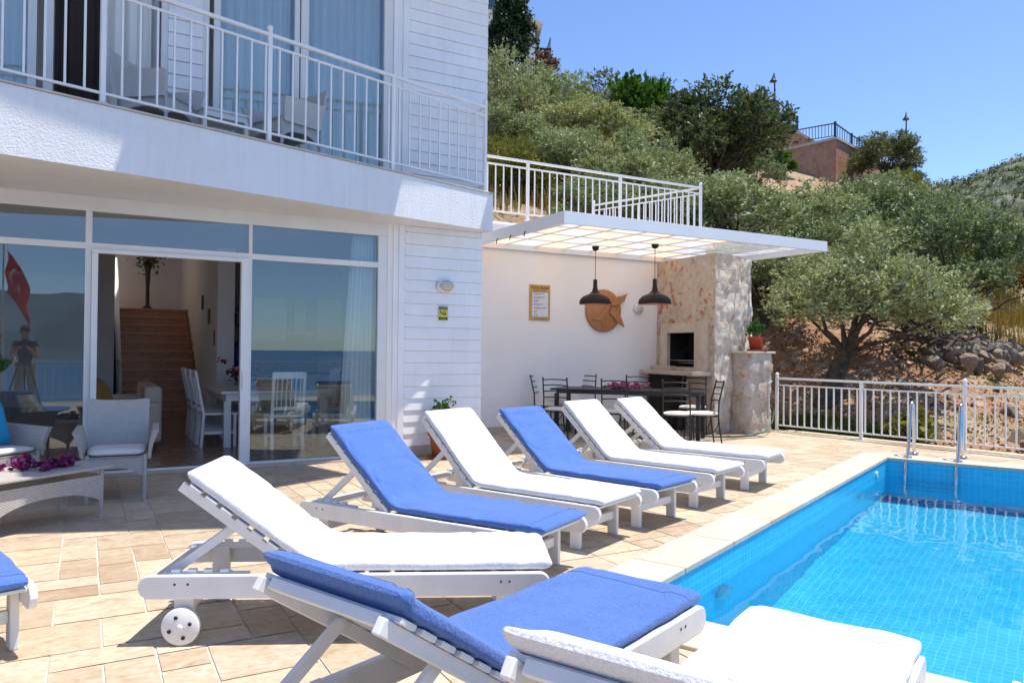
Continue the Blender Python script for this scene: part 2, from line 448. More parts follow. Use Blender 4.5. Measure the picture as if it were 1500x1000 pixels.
def tag(o, label=None, cat=None, group=None, kind=None):
    if label: o['label'] = label
    if cat: o['category'] = cat
    if group: o['group'] = group
    if kind: o['kind'] = kind
    return o
def thing(name, loc, rz, label, cat, group=None):
    o = bpy.data.objects.new(name, None); COL.objects.link(o); o.empty_display_size = .2
    o.location = loc; o.rotation_euler = (0, 0, rz)
    return tag(o, label, cat, group)
KIDS = {}
def copy_tree(o, parent=None):
    c = o.copy(); COL.objects.link(c); c.parent = parent
    for ch in [x for x in COL.objects if x.parent == o]:
        copy_tree(ch, c)
    return c
def place(o, loc, rz, label=None, scale=None):
    o.location = loc; o.rotation_euler = (0, 0, rz)
    if label: o['label'] = label
    if scale: o.scale = (scale,)*3 if not isinstance(scale, tuple) else scale
    return o
def struct(mb, name, mat, **k):
    o = mb.build(name, mat, **k); o['kind'] = 'structure'; return o

def fnoise(x, y, s=0):
    return (math.sin(x*1.7+s)*math.cos(y*2.3+s*1.3) + .5*math.sin(x*4.1-y*3.3+s*2.1) + .3*math.sin(x*7.9+y*9.1+s))*.55

# ------------------------------------------------------------------ sky and sun
w = bpy.data.worlds.new('World'); sc.world = w; w.use_nodes = True
wn = w.node_tree; bg = wn.nodes['Background']
sky = wn.nodes.new('ShaderNodeTexSky'); sky.sky_type = 'NISHITA'; sky.sun_disc = False
SUNV = Vector((.30, -.13, 1)).normalized()
sky.sun_elevation = math.asin(SUNV.z); sky.sun_rotation = math.atan2(SUNV.x, SUNV.y)
sky.altitude = 0; sky.air_density = .74; sky.dust_density = .25; sky.ozone_density = 3.0
tint = wn.nodes.new('ShaderNodeMix'); tint.data_type = 'RGBA'; tint.blend_type = 'MULTIPLY'; tint.inputs[0].default_value = 1; tint.inputs[7].default_value = (.92, .99, 1.10, 1)
wn.links.new(sky.outputs[0], tint.inputs[6]); wn.links.new(tint.outputs[2], bg.inputs[0]); bg.inputs[1].default_value = .15
sl = bpy.data.lights.new('sun', 'SUN'); sl.energy = 4.15; sl.angle = R(.5); sl.color = (1, .95, .87)
so = bpy.data.objects.new('sun', sl); COL.objects.link(so); so.location = (4, -2, 14)
so.rotation_euler = (-SUNV).to_track_quat('-Z', 'Y').to_euler()
sl.cycles.is_caustics_light = True

# ------------------------------------------------------------------ camera
cam = bpy.data.cameras.new('camera'); co = bpy.data.objects.new('camera', cam); COL.objects.link(co); sc.camera = co
cam.sensor_width = 36; cam.lens = 1109.5/1500*36; cam.clip_end = 12000; cam.clip_start = .05
yaw, pit, rol = R(60.632), R(.606), R(.576)
f = Vector((math.cos(yaw)*math.cos(pit), math.sin(yaw)*math.cos(pit), math.sin(pit)))
r0 = Vector((math.sin(yaw), -math.cos(yaw), 0)); u0 = r0.cross(f)
rr = r0*math.cos(rol) + u0*math.sin(rol); uu = -r0*math.sin(rol) + u0*math.cos(rol)
mw = Matrix((rr, uu, -f)).transposed().to_4x4(); mw.translation = (0, 0, 1.4)
co.matrix_world = mw

# ------------------------------------------------------------------ the pool, coping and tiled deck
PC = Vector((9.355, 6.384)); PA = R(24.1); E1 = Vector((math.cos(PA), math.sin(PA))); E2 = Vector((math.sin(PA), -math.cos(PA)))
PL, PW = 7.42, 5.2; CW = .36; WATER = -.25
def pp(a, b): return PC - E1*a + E2*b        # a metres back from the far end, b metres out from the left wall
PM = Matrix.Translation((PC.x, PC.y, 0)) @ Matrix.Rotation(PA, 4, 'Z') @ Matrix.Scale(-1, 4, (0,1,0)) @ Matrix.Scale(-1, 4, (1,0,0))
# local frame of the pool objects: x = back from far end, y = out from left wall
mb = MB(); d = -1.68
mb.add([(0,0,d),(PL,0,d),(PL,PW,d),(0,PW,d)], [(0,1,2,3)])
for a, b in (((0,0),(PL,0)), ((PL,0),(PL,PW)), ((PL,PW),(0,PW)), ((0,PW),(0,0))):
    mb.add([(*a,d),(*b,d),(*b,-.028),(*a,-.028)], [(0,1,2,3)])
pool = struct(mb, 'swimming_pool', M['pool_mosaic'], uv=True)
pool.location = (PC.x, PC.y, 0); pool.rotation_euler = (0, 0, PA+math.pi); pool.cycles.is_caustics_receiver = True
# rotated by 180 degrees the local y axis already points out from the left wall
n1_, n2_ = 150, 110
mb = MB()
P = []
for i in range(n1_+1):
    row = []
    for j in range(n2_+1):
        x, y = PL*i/n1_, PW*j/n2_
        h = .0010*math.sin(5.1*x+2.3*y)+.0008*math.sin(-3.2*x+6.7*y+1)+.0005*math.sin(9.7*x-7.1*y+2)+.0003*math.sin(16*x+13*y)+.0002*math.sin(-21*x+19*y+.6)
        for cx, cy in ((1.25, .95), (1.3, 1.75), (2.9, 2.2)):
            dd = math.hypot(x-cx, y-cy); h += .0016*math.sin(dd*42)*math.exp(-dd*4.2)
        row.append((x, y, WATER+h))
    P.append(row)
mb.grid(P)
wat = struct(mb, 'pool_water', M['water'])
if wat.data.polygons[0].normal.z < 0: wat.data.flip_normals()
wat.data.polygons.foreach_set('use_smooth', [True]*len(wat.data.polygons)); wat.location = pool.location; wat.rotation_euler = pool.rotation_euler
wat.cycles.is_caustics_caster = True

mb = MB(); rndc = random.Random(3)
def strip(a0, a1, b0, b1, along, z0=-.03, z1=.012, ln=.82):
    L = (a1-a0) if along == 'a' else (b1-b0); n = max(1, round(L/ln)); g = .004
    for i in range(n):
        if along == 'a': A0, A1, B0, B1 = a0+L*i/n+g, a0+L*(i+1)/n-g, b0, b1
        else: A0, A1, B0, B1 = a0, a1, b0+L*i/n+g, b0+L*(i+1)/n-g
        mb.box((A0, B0, z0), (A1, B1, z1))
strip(-CW, PL, -CW, .012, 'a'); strip(-CW, .012, .016, PW+CW, 'b'); strip(PL-.012, PL+CW, -CW, PW+CW, 'b', -.03, .02); strip(.016, PL-.016, PW-.012, PW+CW, 'a')
cop = struct(mb, 'pool_coping', M['coping'], bevel=.006); cop.location = pool.location; cop.rotation_euler = pool.rotation_euler

# tiles: random modular pattern on a 20 cm grid, cut round the pool
U = .212; NX, NY = 78, 74; X0, Y0 = -5.0, -3.2
occ = np.zeros((NX, NY), bool); rt = random.Random(11); tiles = []
for j in range(NY):
    for i in range(NX):
        if occ[i, j]: continue
        opts = [(2,2),(3,2),(2,2),(2,1),(2,3),(1,2),(1,1)] if rt.random() < .75 else [(2,1),(1,2),(2,2),(1,1)]
        if rt.random() < .45: rt.shuffle(opts)
        for a, b in opts + [(1,1)]:
            if i+a <= NX and j+b <= NY and not occ[i:i+a, j:j+b].any():
                occ[i:i+a, j:j+b] = True; tiles.append((i, j, a, b)); break
bm = bmesh.new(); g = .0045
for i, j, a, b in tiles:
    x0, y0, x1, y1 = X0+i*U+g, Y0+j*U+g, X0+(i+a)*U-g, Y0+(j+b)*U-g
    if y0 > 11.4 or (x0 < 4.6 and y0 > 9.25): continue
    k = lambda: rt.uniform(-.0025, .0025)
    vs = [bm.verts.new((x0+k(), y0+k(), 0)), bm.verts.new((x1+k(), y0+k(), 0)), bm.verts.new((x1+k(), y1+k(), 0)), bm.verts.new((x0+k(), y1+k(), 0))]
    bm.faces.new(vs)
def cut(bm, inside, planes):
    for p, n in planes:
        bmesh.ops.bisect_plane(bm, geom=bm.verts[:]+bm.edges[:]+bm.faces[:], plane_co=(p.x, p.y, 0), plane_no=(n.x, n.y, 0))
    bmesh.ops.delete(bm, geom=[f_ for f_ in bm.faces if inside(f_.calc_center_median())], context='FACES')
hole = [(pp(-CW+.02, 0), E1), (pp(PL+CW-.02, 0), -E1), (pp(0, -CW+.02), -E2), (pp(0, PW+CW-.02), E2)]
def in_pool(c):
    q = Vector((c.x, c.y)) - PC; a = -q.dot(E1); b = q.dot(E2)
    return -CW+.02 < a < PL+CW-.02 and -CW+.02 < b < PW+CW-.02
cut(bm, in_pool, hole)
def fence_x(y): return 10.80 + (9.54-y)*.1158
pf = Vector((fence_x(9.54)+.12, 9.54)); nf = Vector((1, .1158)).normalized()
bmesh.ops.bisect_plane(bm, geom=bm.verts[:]+bm.edges[:]+bm.faces[:], plane_co=(pf.x, pf.y, 0), plane_no=(nf.x, nf.y, 0), clear_outer=True)
me = bpy.data.meshes.new('tiled_deck'); bm.to_mesh(me); bm.free(); me.materials.append(M['travertine'])
deck = bpy.data.objects.new('tiled_deck', me); COL.objects.link(deck); deck['kind'] = 'structure'
bm = bmesh.new()
q = [(-5.1, -3.3), (fence_x(-3.3)+.12, -3.3), (fence_x(11.5)+.12, 11.5), (-5.1, 11.5)]
bm.faces.new([bm.verts.new((*p, -.005)) for p in q]); cut(bm, in_pool, hole)
me = bpy.data.meshes.new('deck_bed'); bm.to_mesh(me); bm.free(); me.materials.append(M['grout'])
o = bpy.data.objects.new('deck_bed', me); COL.objects.link(o); o['kind'] = 'structure'
mb = MB(); x0 = fence_x(-3.3)+.12; x1 = fence_x(9.4)+.12
mb.prism([(x0-.06, -3.3), (x0+.1, -3.3), (x1+.1, 9.4), (x1-.06, 9.4)], -.5, .01)
struct(mb, 'deck_edge', M['cream_stone'], bevel=.005)

# pool lights on the left wall, and one drain fitting
for a, z, lab in ((5.9, -.42, 'white round pool light on the side wall nearest the blue lounger'), (1.55, -.40, 'white round pool light on the side wall towards the ladder end')):
    t = thing('pool_light', (*pp(a, .0), z), PA, lab, 'pool light', 'lights set in the pool wall')
    m_ = Matrix.Rotation(R(90), 4, 'X')
    mb = MB(); mb.lathe([(.0, .0), (.115, .0), (.115, .025), (.10, .045), (.085, .04)], 28, mat=m_); mb.build('rim', M['pvc'], t)
    mb = MB(); mb.lathe([(.085, .038), (.05, .05), (0, .055)], 24, mat=m_); mb.build('lens', M['pool_lens'], t)
t = thing('return_jet', (*pp(.62, 0), -.14), PA, 'small round water inlet high in the pool side wall', 'inlet')
mb = MB(); mb.lathe([(0, .0), (.04, .0), (.04, .015), (.02, .02), (.02, .005), (0, .005)], 16, mat=Matrix.Rotation(R(90), 4, 'X')); mb.build('rim', M['pvc'], t)

# pool ladder
t = thing('pool_ladder', (*pp(0, 0), 0), PA, 'stainless steel pool ladder with two curved handrails', 'ladder')
def ladx(b):   # points in a frame where +x runs out of the pool, y = -b along the far wall
    arc = [(.62, -b, .0), (.60, -b, .45), (.56, -b, .58)]
    for k in range(7):
        th = math.pi*k/6
        arc.append((.46+.09*math.cos(th), -b, .64+.10*math.sin(th)))
    arc += [(.30, -b, .48), (.14, -b, .08), (-.02, -b, -.06), (-.09, -b, -.2), (-.10, -b, -1.15)]
    return arc
for b in (.24, .82):
    mb = MB(); mb.tube(ladx(b), .022, 12); h = mb.build('handrail', M['steel'], t)
    mb = MB(); mb.lathe([(.022, .03), (.055, .02), (.06, 0)], 18, (.62, -b, .012)); mb.lathe([(.022, .03), (.05, .02), (.055, 0)], 18, (.125, -b, .012)); mb.build('flange', M['steel'], h)
for z in (-.42, -.68, -.94):
    mb = MB(); mb.box((-.15, -.82, z-.012), (-.06, -.24, z+.012)); mb.build('step', M['steel'], t, bevel=.006)

# ------------------------------------------------------------------ sun loungers
LL, LW = 1.94, .62
def lounger(label, cover, ang, hu=.79, bl=.74, seed=0, mw_=.60, fold=0):
    root = thing('sun_lounger', (0,0,0), 0, label, 'sun lounger', 'sun loungers round the pool')
    wp = M['white_paint']; ca, sa = math.cos(ang), math.sin(ang); u0_ = -LL/2
    def rail_poly():
        p = []
        for k in range(9):
            th = -math.pi/2 + math.pi*k/8; p.append((u0_+LL-.05+.05*math.cos(th), .27+.055*math.sin(th)))
        for k in range(9):
            th = math.pi/2 + math.pi*k/8; p.append((u0_+.05+.05*math.cos(th), .27+.055*math.sin(th)))
        return p
    rx = Matrix.Rotation(R(90), 4, 'X')
    for s_ in (-1, 1):
        y = s_*LW/2
        mb = MB(); mb.prism(rail_poly(), -(y+.017), -(y-.017), rx); mb.build('side_rail', wp, root, bevel=.006)
        mb = MB(); yo = y - s_*.036
        mb.box((u0_+LL-.26, yo-.019, 0), (u0_+LL-.18, yo+.019, .315)); mb.build('leg', wp, root, bevel=.006)
        mb = MB(); mb.box((u0_+.155, yo-.019, .10), (u0_+.245, yo+.019, .315)); mb.build('leg', wp, root, bevel=.006)
        for us in (.17, .23, LL-.24, LL-.20):
            mb = MB(); mb.lathe([(0, 0), (.006, 0), (.006, .0012), (0, .0012)], 8, (u0_+us, y+s_*.0178, .285), rx); mb.build('screw', M['dead_wood'], root)
        mb = MB(); yw = y + s_*.010
        prof = [(.0, -.022), (.055, -.022), (.06, -.016), (.08, -.016), (.088, -.010), (.088, .012), (.08, .02), (0, .02)]
        mb.lathe(prof, 28, (u0_+.2, yw, .088), rx); mb.lathe([(0, .026*s_*-1+.0), (.014, .026*s_*-1), (.016, .02*s_*-1)], 12, (u0_+.2, yw, .088), rx)
        wh = mb.build('wheel', wp, root)
        mb = MB()
        for k in range(4):
            th = R(20+90*k); q = (u0_+.2+.05*math.cos(th), yw + s_*.0235, .088+.05*math.sin(th))
            mb.lathe([(0, 0), (.0095, 0), (.0095, .001), (0, .001)], 10, q, rx); mb.build('wheel_hole', M['dark_soil'], wh); mb = MB()
    mb = MB(); mb.box((u0_+LL-.235, -LW/2+.056, .12), (u0_+LL-.205, LW/2-.056, .18)); mb.build('crossbar', wp, root, bevel=.004)
    mb = MB(); mb.box((u0_+.185, -LW/2+.056, .13), (u0_+.215, LW/2-.056, .19)); mb.build('crossbar', wp, root, bevel=.004)
    mb = MB(); mb.box((u0_+.03, -LW/2+.02, .245), (u0_+.055, LW/2-.02, .305)); mb.build('crossbar', wp, root, bevel=.004)
    mb = MB()
    n = 9; L2 = LL-hu-.03
    for k in range(n):
        a = u0_+hu+.02+L2*k/n; mb.box((a, -LW/2+.018, .300), (a+L2/n-.022, LW/2-.018, .316))
    mb.build('seat_slats', wp, root, bevel=.003)
    # backrest leaning up from the hinge
    B = Matrix.Translation((u0_+hu, 0, .325)) @ Matrix.Rotation(ang, 4, 'Y') @ Matrix.Scale(-1, 4, (1,0,0))
    mb = MB()
    for s_ in (-1, 1): mb.box((-.02, s_*(LW/2-.045)-.014, -.060), (bl, s_*(LW/2-.045)+.014, -.015), B)
    mb.box((bl-.05, -LW/2+.069, -.04), (bl-.02, LW/2-.069, -.004), B)
    mb.build('backrest_frame', wp, root, bevel=.004)
    mb = MB(); n = 8
    for k in range(n):
        a = .01+(bl-.02)*k/n; mb.box((a, -LW/2+.012, -.014), (a+(bl-.02)/n-.026, LW/2-.012, .003), B)
    mb.build('back_slats', wp, root, bevel=.003)
    # prop under the backrest
    mb = MB()
    for s_ in (-1, 1):
        top = B @ Vector((bl*.56, s_*(LW/2-.09), -.03)); bot = Vector((top.x-.34, s_*(LW/2-.09), .30))
        mb.bar(top, bot, .022, .042)
    mb.bar((bot.x+.01, -LW/2+.06, .30), (bot.x+.01, LW/2-.06, .30), .03, .03)
    mb.build('back_prop', wp, root, bevel=.003)
    for s_ in (-1, 1):
        mb = MB(); mb.box((u0_+.10, s_*(LW/2-.032)-.014, .30), (u0_+.50, s_*(LW/2-.032)+.014, .33))
        for k in range(4): mb.box((u0_+.14+.075*k, s_*(LW/2-.032)-.014, .33), (u0_+.18+.075*k, s_*(LW/2-.032)+.014, .345))
        mb.build('notched_rest', wp, root, bevel=.002)
    # mattress in its terry cover: one rounded slab bent at the hinge
    th_ = .032; rs = random.Random(seed); ph = rs.uniform(0, 50)
    path = []
    S0, S1 = -bl-.01, LL-hu-.01; n = 120
    for i in range(n+1):
        s_ = S0 + (S1-S0)*i/n
        k = .10                                    # bend radius
        t_ = min(1, max(0, (s_+k)/(2*k))); a_ = ang*(1-t_*t_*(3-2*t_))
        path.append((s_, a_))
    pts = [Vector((0, 0, 0))]; 
    for i in range(1, n+1):
        a_ = (path[i][1]+path[i-1][1])/2; ds = path[i][0]-path[i-1][0]
        pts.append(pts[-1] + Vector((math.cos(a_), 0, -math.sin(a_)))*ds)
    i0 = min(range(n+1), key=lambda i: abs(path[i][0])); 
    off = Vector((u0_+hu+.03, 0, .320+th_+.004)) - pts[i0]
    # settle the flat end on the seat slats
    off.z += (.319+th_) - (pts[-1]+off).z
    m = 64; G = []
    for i, (s_, a_) in enumerate(path):
        nrm = Vector((math.sin(a_), 0, math.cos(a_))); c = pts[i] + off
        e = min(i, n-i); sx = 1.0; se = 1.0
        if e < 4: se = [.22, .68, .90, .98][e]; sx = [.955, .985, .995, 1][e]
        row = []
        for j in range(m):
            t_ = 2*math.pi*j/m; cx_, sx_ = math.cos(t_), math.sin(t_)
            y = math.copysign(abs(cx_)**.22, cx_)*mw_/2*sx; zz = math.copysign(abs(sx_)**.55, sx_)*th_*se
            cr = abs(mnoise.noise((s_*3.2+ph, y*4.5, ph))); cr2 = abs(mnoise.noise((s_*1.6+ph, y*7-s_*4, 9+ph)))
            wv = .004*fnoise(s_*5+ph, y*6, ph) + .006*fnoise(s_*2.1, y*2.5+ph, 3) - .010*max(0, .16-cr)/.16 - .007*max(0, .10-cr2)/.10
            wv *= se*se*sx_
            y += .008*fnoise(s_*3.5+ph, ph, 2)*(abs(cx_)**4)
            if sx_ > 0: zz += wv
            else: zz = zz*.9
            if fold and s_ < S0+.06: zz += .012
            p = c + nrm*zz; row.append((p.x, y, p.z))
        G.append(row)
    mb = MB(); mb.grid(G, True, True); mb.add(G[0], [tuple(range(m))], True); mb.add(G[-1], [tuple(range(m))[::-1]], True)
    o = mb.build('mattress', M[cover], root)
    # hem of the towel cover folded over the foot
    mb = MB(); H = []
    for i in range(n-5, n):
        a_ = path[i][1]; c = pts[i]+off; row = []
        for j in range(m):
            t_ = 2*math.pi*j/m; cx_, sx_ = math.cos(t_), math.sin(t_)
            y = math.copysign(abs(cx_)**.22, cx_)*(mw_/2+.005*min(1, (i-n+5)*.5)-.003*(i == n-5)); zz = math.copysign(abs(sx_)**.55, sx_)*(th_+.004*min(1, (i-n+5)*.5)-.004*(i == n-5))
            if sx_ > 0: zz += .004*fnoise(path[i][0]*5+ph, y*6, ph) + .006*fnoise(path[i][0]*2.1, y*2.5+ph, 3)
            row.append((c.x, y, c.z+zz))
        H.append(row)
    mb.grid(H, True, True); 
    for i1 in (3, n-9):
        mb = MB(); mb.grid([[(p[0], p[1], p[2]+.0016) for p in G[i][1:m//2]] for i in range(i1, i1+4)]); mb.build('hem_band', M[cover], o)
    return root
loungers = [
 # x, y, heading, back angle, cover, seed, label
 (1.241, 3.817, -25.7, 36.5, 'towel_white', 1, 'white towelled lounger nearest the glass door, showing its whole front wheel'),
 (2.090, 4.722, -60.6, 42, 'towel_blue', 2, 'blue lounger second from the house end of the row, in front of the curtained glass'),
 (2.976, 5.248, -65.4, 45, 'towel_white', 3, 'white lounger between two blue ones, its back against the terracotta flowerpot'),
 (3.844, 5.565, -70.8, 41.5, 'towel_blue', 4, 'blue lounger farthest away, between two white ones'),
 (4.788, 5.942, -70.2, 43.5, 'towel_white', 5, 'white lounger in front of the iron chairs, last but one before the fence'),
 (5.806, 6.354, -66.2, 41.5, 'towel_white', 6, 'white lounger at the far end of the row, nearest the pool ladder'),
 (1.302, 2.359, 21.7, 34.2, 'towel_blue', 7, 'large blue lounger at the front, its slatted back turned to the viewer'),
 (1.635, 1.525, 25.5, 35.4, 'towel_white', 8, 'large white lounger cut by the bottom edge, foot pointing to the pool'),
 (-.735, 4.84, -75, 30, 'towel_blue', 9, 'blue lounger cut by the left edge, only its foot end showing'),
 (1.97, .70, 24, 38, 'towel_white', 10, 'white lounger of which only one foot corner shows at the lower right'),
]
for x, y, h, a, c, s_, lab in loungers:
    t = lounger(lab, c, R(a), seed=s_, fold=(s_ == 7), mw_=.62 if s_ in (7, 8) else .59)
    t.location = (x, y, 0); t.rotation_euler = (0, 0, R(h))
# ------------------------------------------------------------------ the villa
FY = 9.287                       # plane of the ground-floor front
house = thing('villa', (0,0,0), 0, 'two storey white villa with sliding glass doors and a wedge shaped balcony', 'house')
def hp(mb, name, mat, parent=house, **k): return mb.build(name, mat, parent, **k)
def planks(mb, x0, x1, z0, z1, y, h=.155, lap=.021):
    z = z0
    while z < z1-.01:
        t = min(z+h, z1)-.0035
        mb.add([(x0,y-lap,z),(x1,y-lap,z),(x1,y-.006,t),(x0,y-.006,t),(x0,y+.02,z),(x1,y+.02,z),(x1,y+.02,t),(x0,y+.02,t)],
               [(0,1,2,3),(4,7,6,5),(0,4,5,1),(3,2,6,7),(0,3,7,4),(1,5,6,2)])
        z = t+.0035
def planks_side(mb, y0, y1, z0, z1, x, h=.155, lap=.021):
    z = z0
    while z < z1-.01:
        t = min(z+h, z1)
        mb.add([(x+lap,y0,z),(x+lap,y1,z),(x+.002,y1,t),(x+.002,y0,t),(x-.02,y0,z),(x-.02,y1,z),(x-.02,y1,t),(x-.02,y0,t)],
               [(0,1,2,3),(4,7,6,5),(0,4,5,1),(3,2,6,7),(0,3,7,4),(1,5,6,2)])
        z = t
WX = 4.735; WX2 = 4.79
# solid walls behind the boards
mb = MB(); mb.box((3.60, FY+.02, 0), (WX-.02, FY+.22, 3.0)); mb.box((WX-.22, FY+.22, 0), (WX-.02, 20, 3.0)); mb.box((-5.2, FY, 0), (-5.0, 9.9, 3.0)); mb.box((-5.2, 14.6, 0), (-5.0, 20, 3.0)); mb.box((-5.2, 9.9, 0), (-5.0, 14.6, .3)); mb.box((-5.2, 9.9, 2.7), (-5.0, 14.6, 3.0)); mb.box((-5.0, 19.8, 0), (WX-.22, 20, 3.0))  # opening added in the left wall to brighten the rooms
hp(mb, 'ground_wall', M['interior_wall'])
mb = MB(); planks(mb, 3.61, WX, .13, 3.0, FY); hp(mb, 'siding', M['siding'])
mb = MB(); planks_side(mb, FY+.005, 11.15, .13, 3.5, WX-.018); hp(mb, 'siding', M['siding'])
mb = MB(); mb.box((3.60, FY-.03, 0), (WX+.012, FY+.02, .125)); hp(mb, 'plinth', M['cream_stone'], bevel=.004)
mb = MB()
for a, b, e in ((3.445, 3.475, .022), (3.475, 3.52, .014), (3.52, 3.605, .026)): mb.box((a, FY-e, .0), (b, FY+.03, 3.0))
hp(mb, 'corner_trim', M['siding'], bevel=.004)
mb = MB(); mb.box((3.375, FY-.004, .0), (3.445, FY+.22, 3.0)); hp(mb, 'reveal', M['warm_plaster'])
# ground-floor glazing
gz0, gz1 = .045, 2.83
fr = MB()
fr.box((-3.2, FY, 2.84), (3.375, FY+.09, 3.0))
for x0, x1 in ((-1.62, -1.52), (-.018, .045), (1.66, 1.70), (3.25, 3.375)): fr.box((x0, FY, gz0), (x1, FY+.08, 2.84))
fr.box((-3.2, FY+.001, 2.43), (3.25, FY+.079, 2.50)); fr.box((-3.2, FY+.002, 0), (3.3, FY+.078, gz0))
frame = hp(fr, 'window_frame', M['pvc'], bevel=.005)
sd = MB()
sd.box((.045, FY-.03, 2.39), (1.66, FY+.06, 2.432)); sd.box((.045, FY-.032, .02), (.105, FY+.06, 2.39)); sd.box((1.575, FY-.032, .02), (1.66, FY+.06, 2.39)); sd.box((.105, FY-.03, .0), (1.575, FY+.07, .045))
sd.box((1.597, FY-.048, .9), (1.622, FY-.032, 1.12))
hp(sd, 'sliding_door_frame', M['white_metal'], bevel=.004)
def pane(x0, x1, z0, z1, y, name='window_pane'):
    mb = MB(); mb.add([(x0,y,z0),(x1,y,z0),(x1,y,z1),(x0,y,z1)], [(0,1,2,3)]); hp(mb, name, M['upper_glass' if z0 > 3.2 else 'glass'], frame)
for x0, x1 in ((-3.2,-1.62), (-1.52,-.018), (1.70,3.25)): pane(x0, x1, gz0, 2.43, FY+.04)
for x0, x1 in ((-3.2,-1.62), (-1.52,-.018), (.045,1.66), (1.70,3.25)): pane(x0, x1, 2.50, 2.84, FY+.04)
mb = MB(); mb.box((-3.2, FY-.16, -.0), (3.44, FY-.003, .022)); hp(mb, 'door_sill', M['shelf_stone'], bevel=.004)
# balcony slab: front edge runs at a slant
S_A = Vector((-.649, 7.643)); S_D = Vector((5.384, 1.422)).normalized()
def slab_pt(x): t = (x - S_A.x)/S_D.x; return Vector((x, S_A.y + S_D.y*t))
pL, pR = slab_pt(-4.6), slab_pt(WX2)
mb = MB()
def slope_top(x): return 3.50 + (4.75-x)*.019
n = 12; xs = [pL.x + (pR.x-pL.x)*i/n for i in range(n+1)]
P0 = [(*slab_pt(x), 3.0) for x in xs]; P1 = [(*slab_pt(x), slope_top(x)) for x in xs]
mb.grid([P0, P1], False)
mb.add([(pL.x,pL.y,3.0),(pR.x,pR.y,3.0),(pR.x,FY+.02,3.0),(pL.x,FY+.02,3.0)], [(0,1,2,3)])
mb.cur = 0
mb.add([(pR.x,pR.y,3.0),(pR.x,pR.y,slope_top(pR.x)),(pR.x,FY+.02,slope_top(pR.x)),(pR.x,FY+.02,3.0)], [(0,1,2,3)])
mb.add([(pL.x,pL.y,3.0),(pL.x,pL.y,slope_top(pL.x)),(pL.x,FY+.02,slope_top(pL.x)),(pL.x,FY+.02,3.0)], [(0,1,2,3)])
slab = hp(mb, 'balcony_slab', M['stucco'])
mb = MB(); T0 = [(x, slab_pt(x).y-.012, slope_top(x)+.001) for x in xs]; T1 = [(x, slab_pt(x).y-.012, slope_top(x)+.022) for x in xs]; T2 = [(x, slab_pt(x).y+.16, slope_top(x)+.022) for x in xs]; T3 = [(x, FY+.3, 3.52) for x in xs]
mb.grid([T0, T1, T2, T3], False); hp(mb, 'balcony_floor', M['cream_stone'], slab)
# upper floor
mb = MB(); mb.box((WX2-.22, FY+.22, 3.5), (WX2-.02, 20, 7.49)); mb.box((3.6, FY+.02, 3.5), (WX2-.02, FY+.22, 7.49)); mb.box((-5.2, FY, 3.5), (-5.0, 20, 7.49)); mb.box((-5.0, 19.8, 3.5), (.3, 20, 7.49)); mb.box((2.1, 19.8, 3.5), (WX2-.22, 20, 7.49)); mb.box((.3, 19.8, 3.0), (2.1, 20, 4.7)); mb.box((.3, 19.8, 7.2), (2.1, 20, 7.49)); mb.box((-5, FY+3.6, 3.5), (WX2-.22, FY+3.7, 7.49))  # opening added high in the back wall to light the stairwell
hp(mb, 'upper_wall', M['interior_wall'])
mb = MB()
for z0_, z1_ in ((3.0, 3.1), (3.4, 3.5)):
    mb.box((-5.0, FY+.25, z0_), (WX-.22, 14.6, z1_)); mb.box((-5.0, 14.601, z0_), (.36, 19.8, z1_)); mb.box((2.0, 14.601, z0_), (WX-.22, 19.8, z1_))
mb.box((-5.2, FY+.021, 3.1), (WX2-.03, FY+.25, 3.5)); hp(mb, 'upper_floor', M['interior_wall'])
mb = MB(); planks(mb, 3.62, WX2, 3.53, 7.49, FY); hp(mb, 'siding', M['siding']); mb = MB(); planks(mb, .76, 1.12, 3.53, 7.49, FY); hp(mb, 'siding', M['siding'])
mb = MB(); planks_side(mb, FY+.005, 11.6, 3.53, 7.49, WX2-.018); hp(mb, 'siding', M['siding'])
mb = MB()
for a, b, e in ((3.42, 3.50, .02), (3.50, 3.545, .012), (3.545, 3.625, .026)): mb.box((a, FY-e, 3.53), (b, FY+.03, 7.49))
hp(mb, 'corner_trim', M['siding'], bevel=.004)
fr = MB()
for x0, x1 in ((-2.2,-2.1), (-.57,-.49), (-.43,-.34), (.69,.76), (1.12,1.19), (1.24,1.31), (2.16,2.22), (2.235,2.33), (3.30,3.42)): fr.box((x0, FY, 3.53), (x1, FY+.08, 7.3))
fr.box((-3.2, FY+.001, 6.2), (.76, FY+.079, 7.49)); fr.box((1.12, FY+.001, 6.2), (3.42, FY+.079, 7.49)); fr.box((-3.2, FY+.001, 3.53), (-.34, FY+.079, 3.58)); fr.box((1.12, FY+.001, 3.53), (3.42, FY+.079, 3.58))
uf = hp(fr, 'window_frame', M['pvc'], bevel=.005)
frame = uf
for x0, x1 in ((-2.1,-.57), (1.31,2.16), (2.33,3.30)): pane(x0, x1, 3.58, 7.2, FY+.04)
# unseen roof; stepped outline shaped to cast the shade on balcony and terrace
mb = MB()
roof = [(-5.6, 6.02), (.66, 7.13), (1.60, 7.35), (1.77, 5.72), (3.25, 5.18), (3.94, 6.78), (4.84, 7.20), (4.55, 8.16), (5.97, 8.58), (5.98, 8.10), (7.2, 8.10), (7.2, 10.0), (4.85, 10.0), (4.85, 15.5), (-5.6, 15.5)]
mb.prism(roof, 7.5, 7.7); mb.box((-5.6, 15.502, 7.5), (1.0, 20.4, 7.7)); mb.box((2.1, 15.502, 7.5), (4.85, 20.4, 7.7)); mb.box((1.002, 19.2, 7.5), (2.098, 20.4, 7.7)); hp(mb, 'roof', M['soffit'])  # gap left above the stairs is an added opening to brighten them
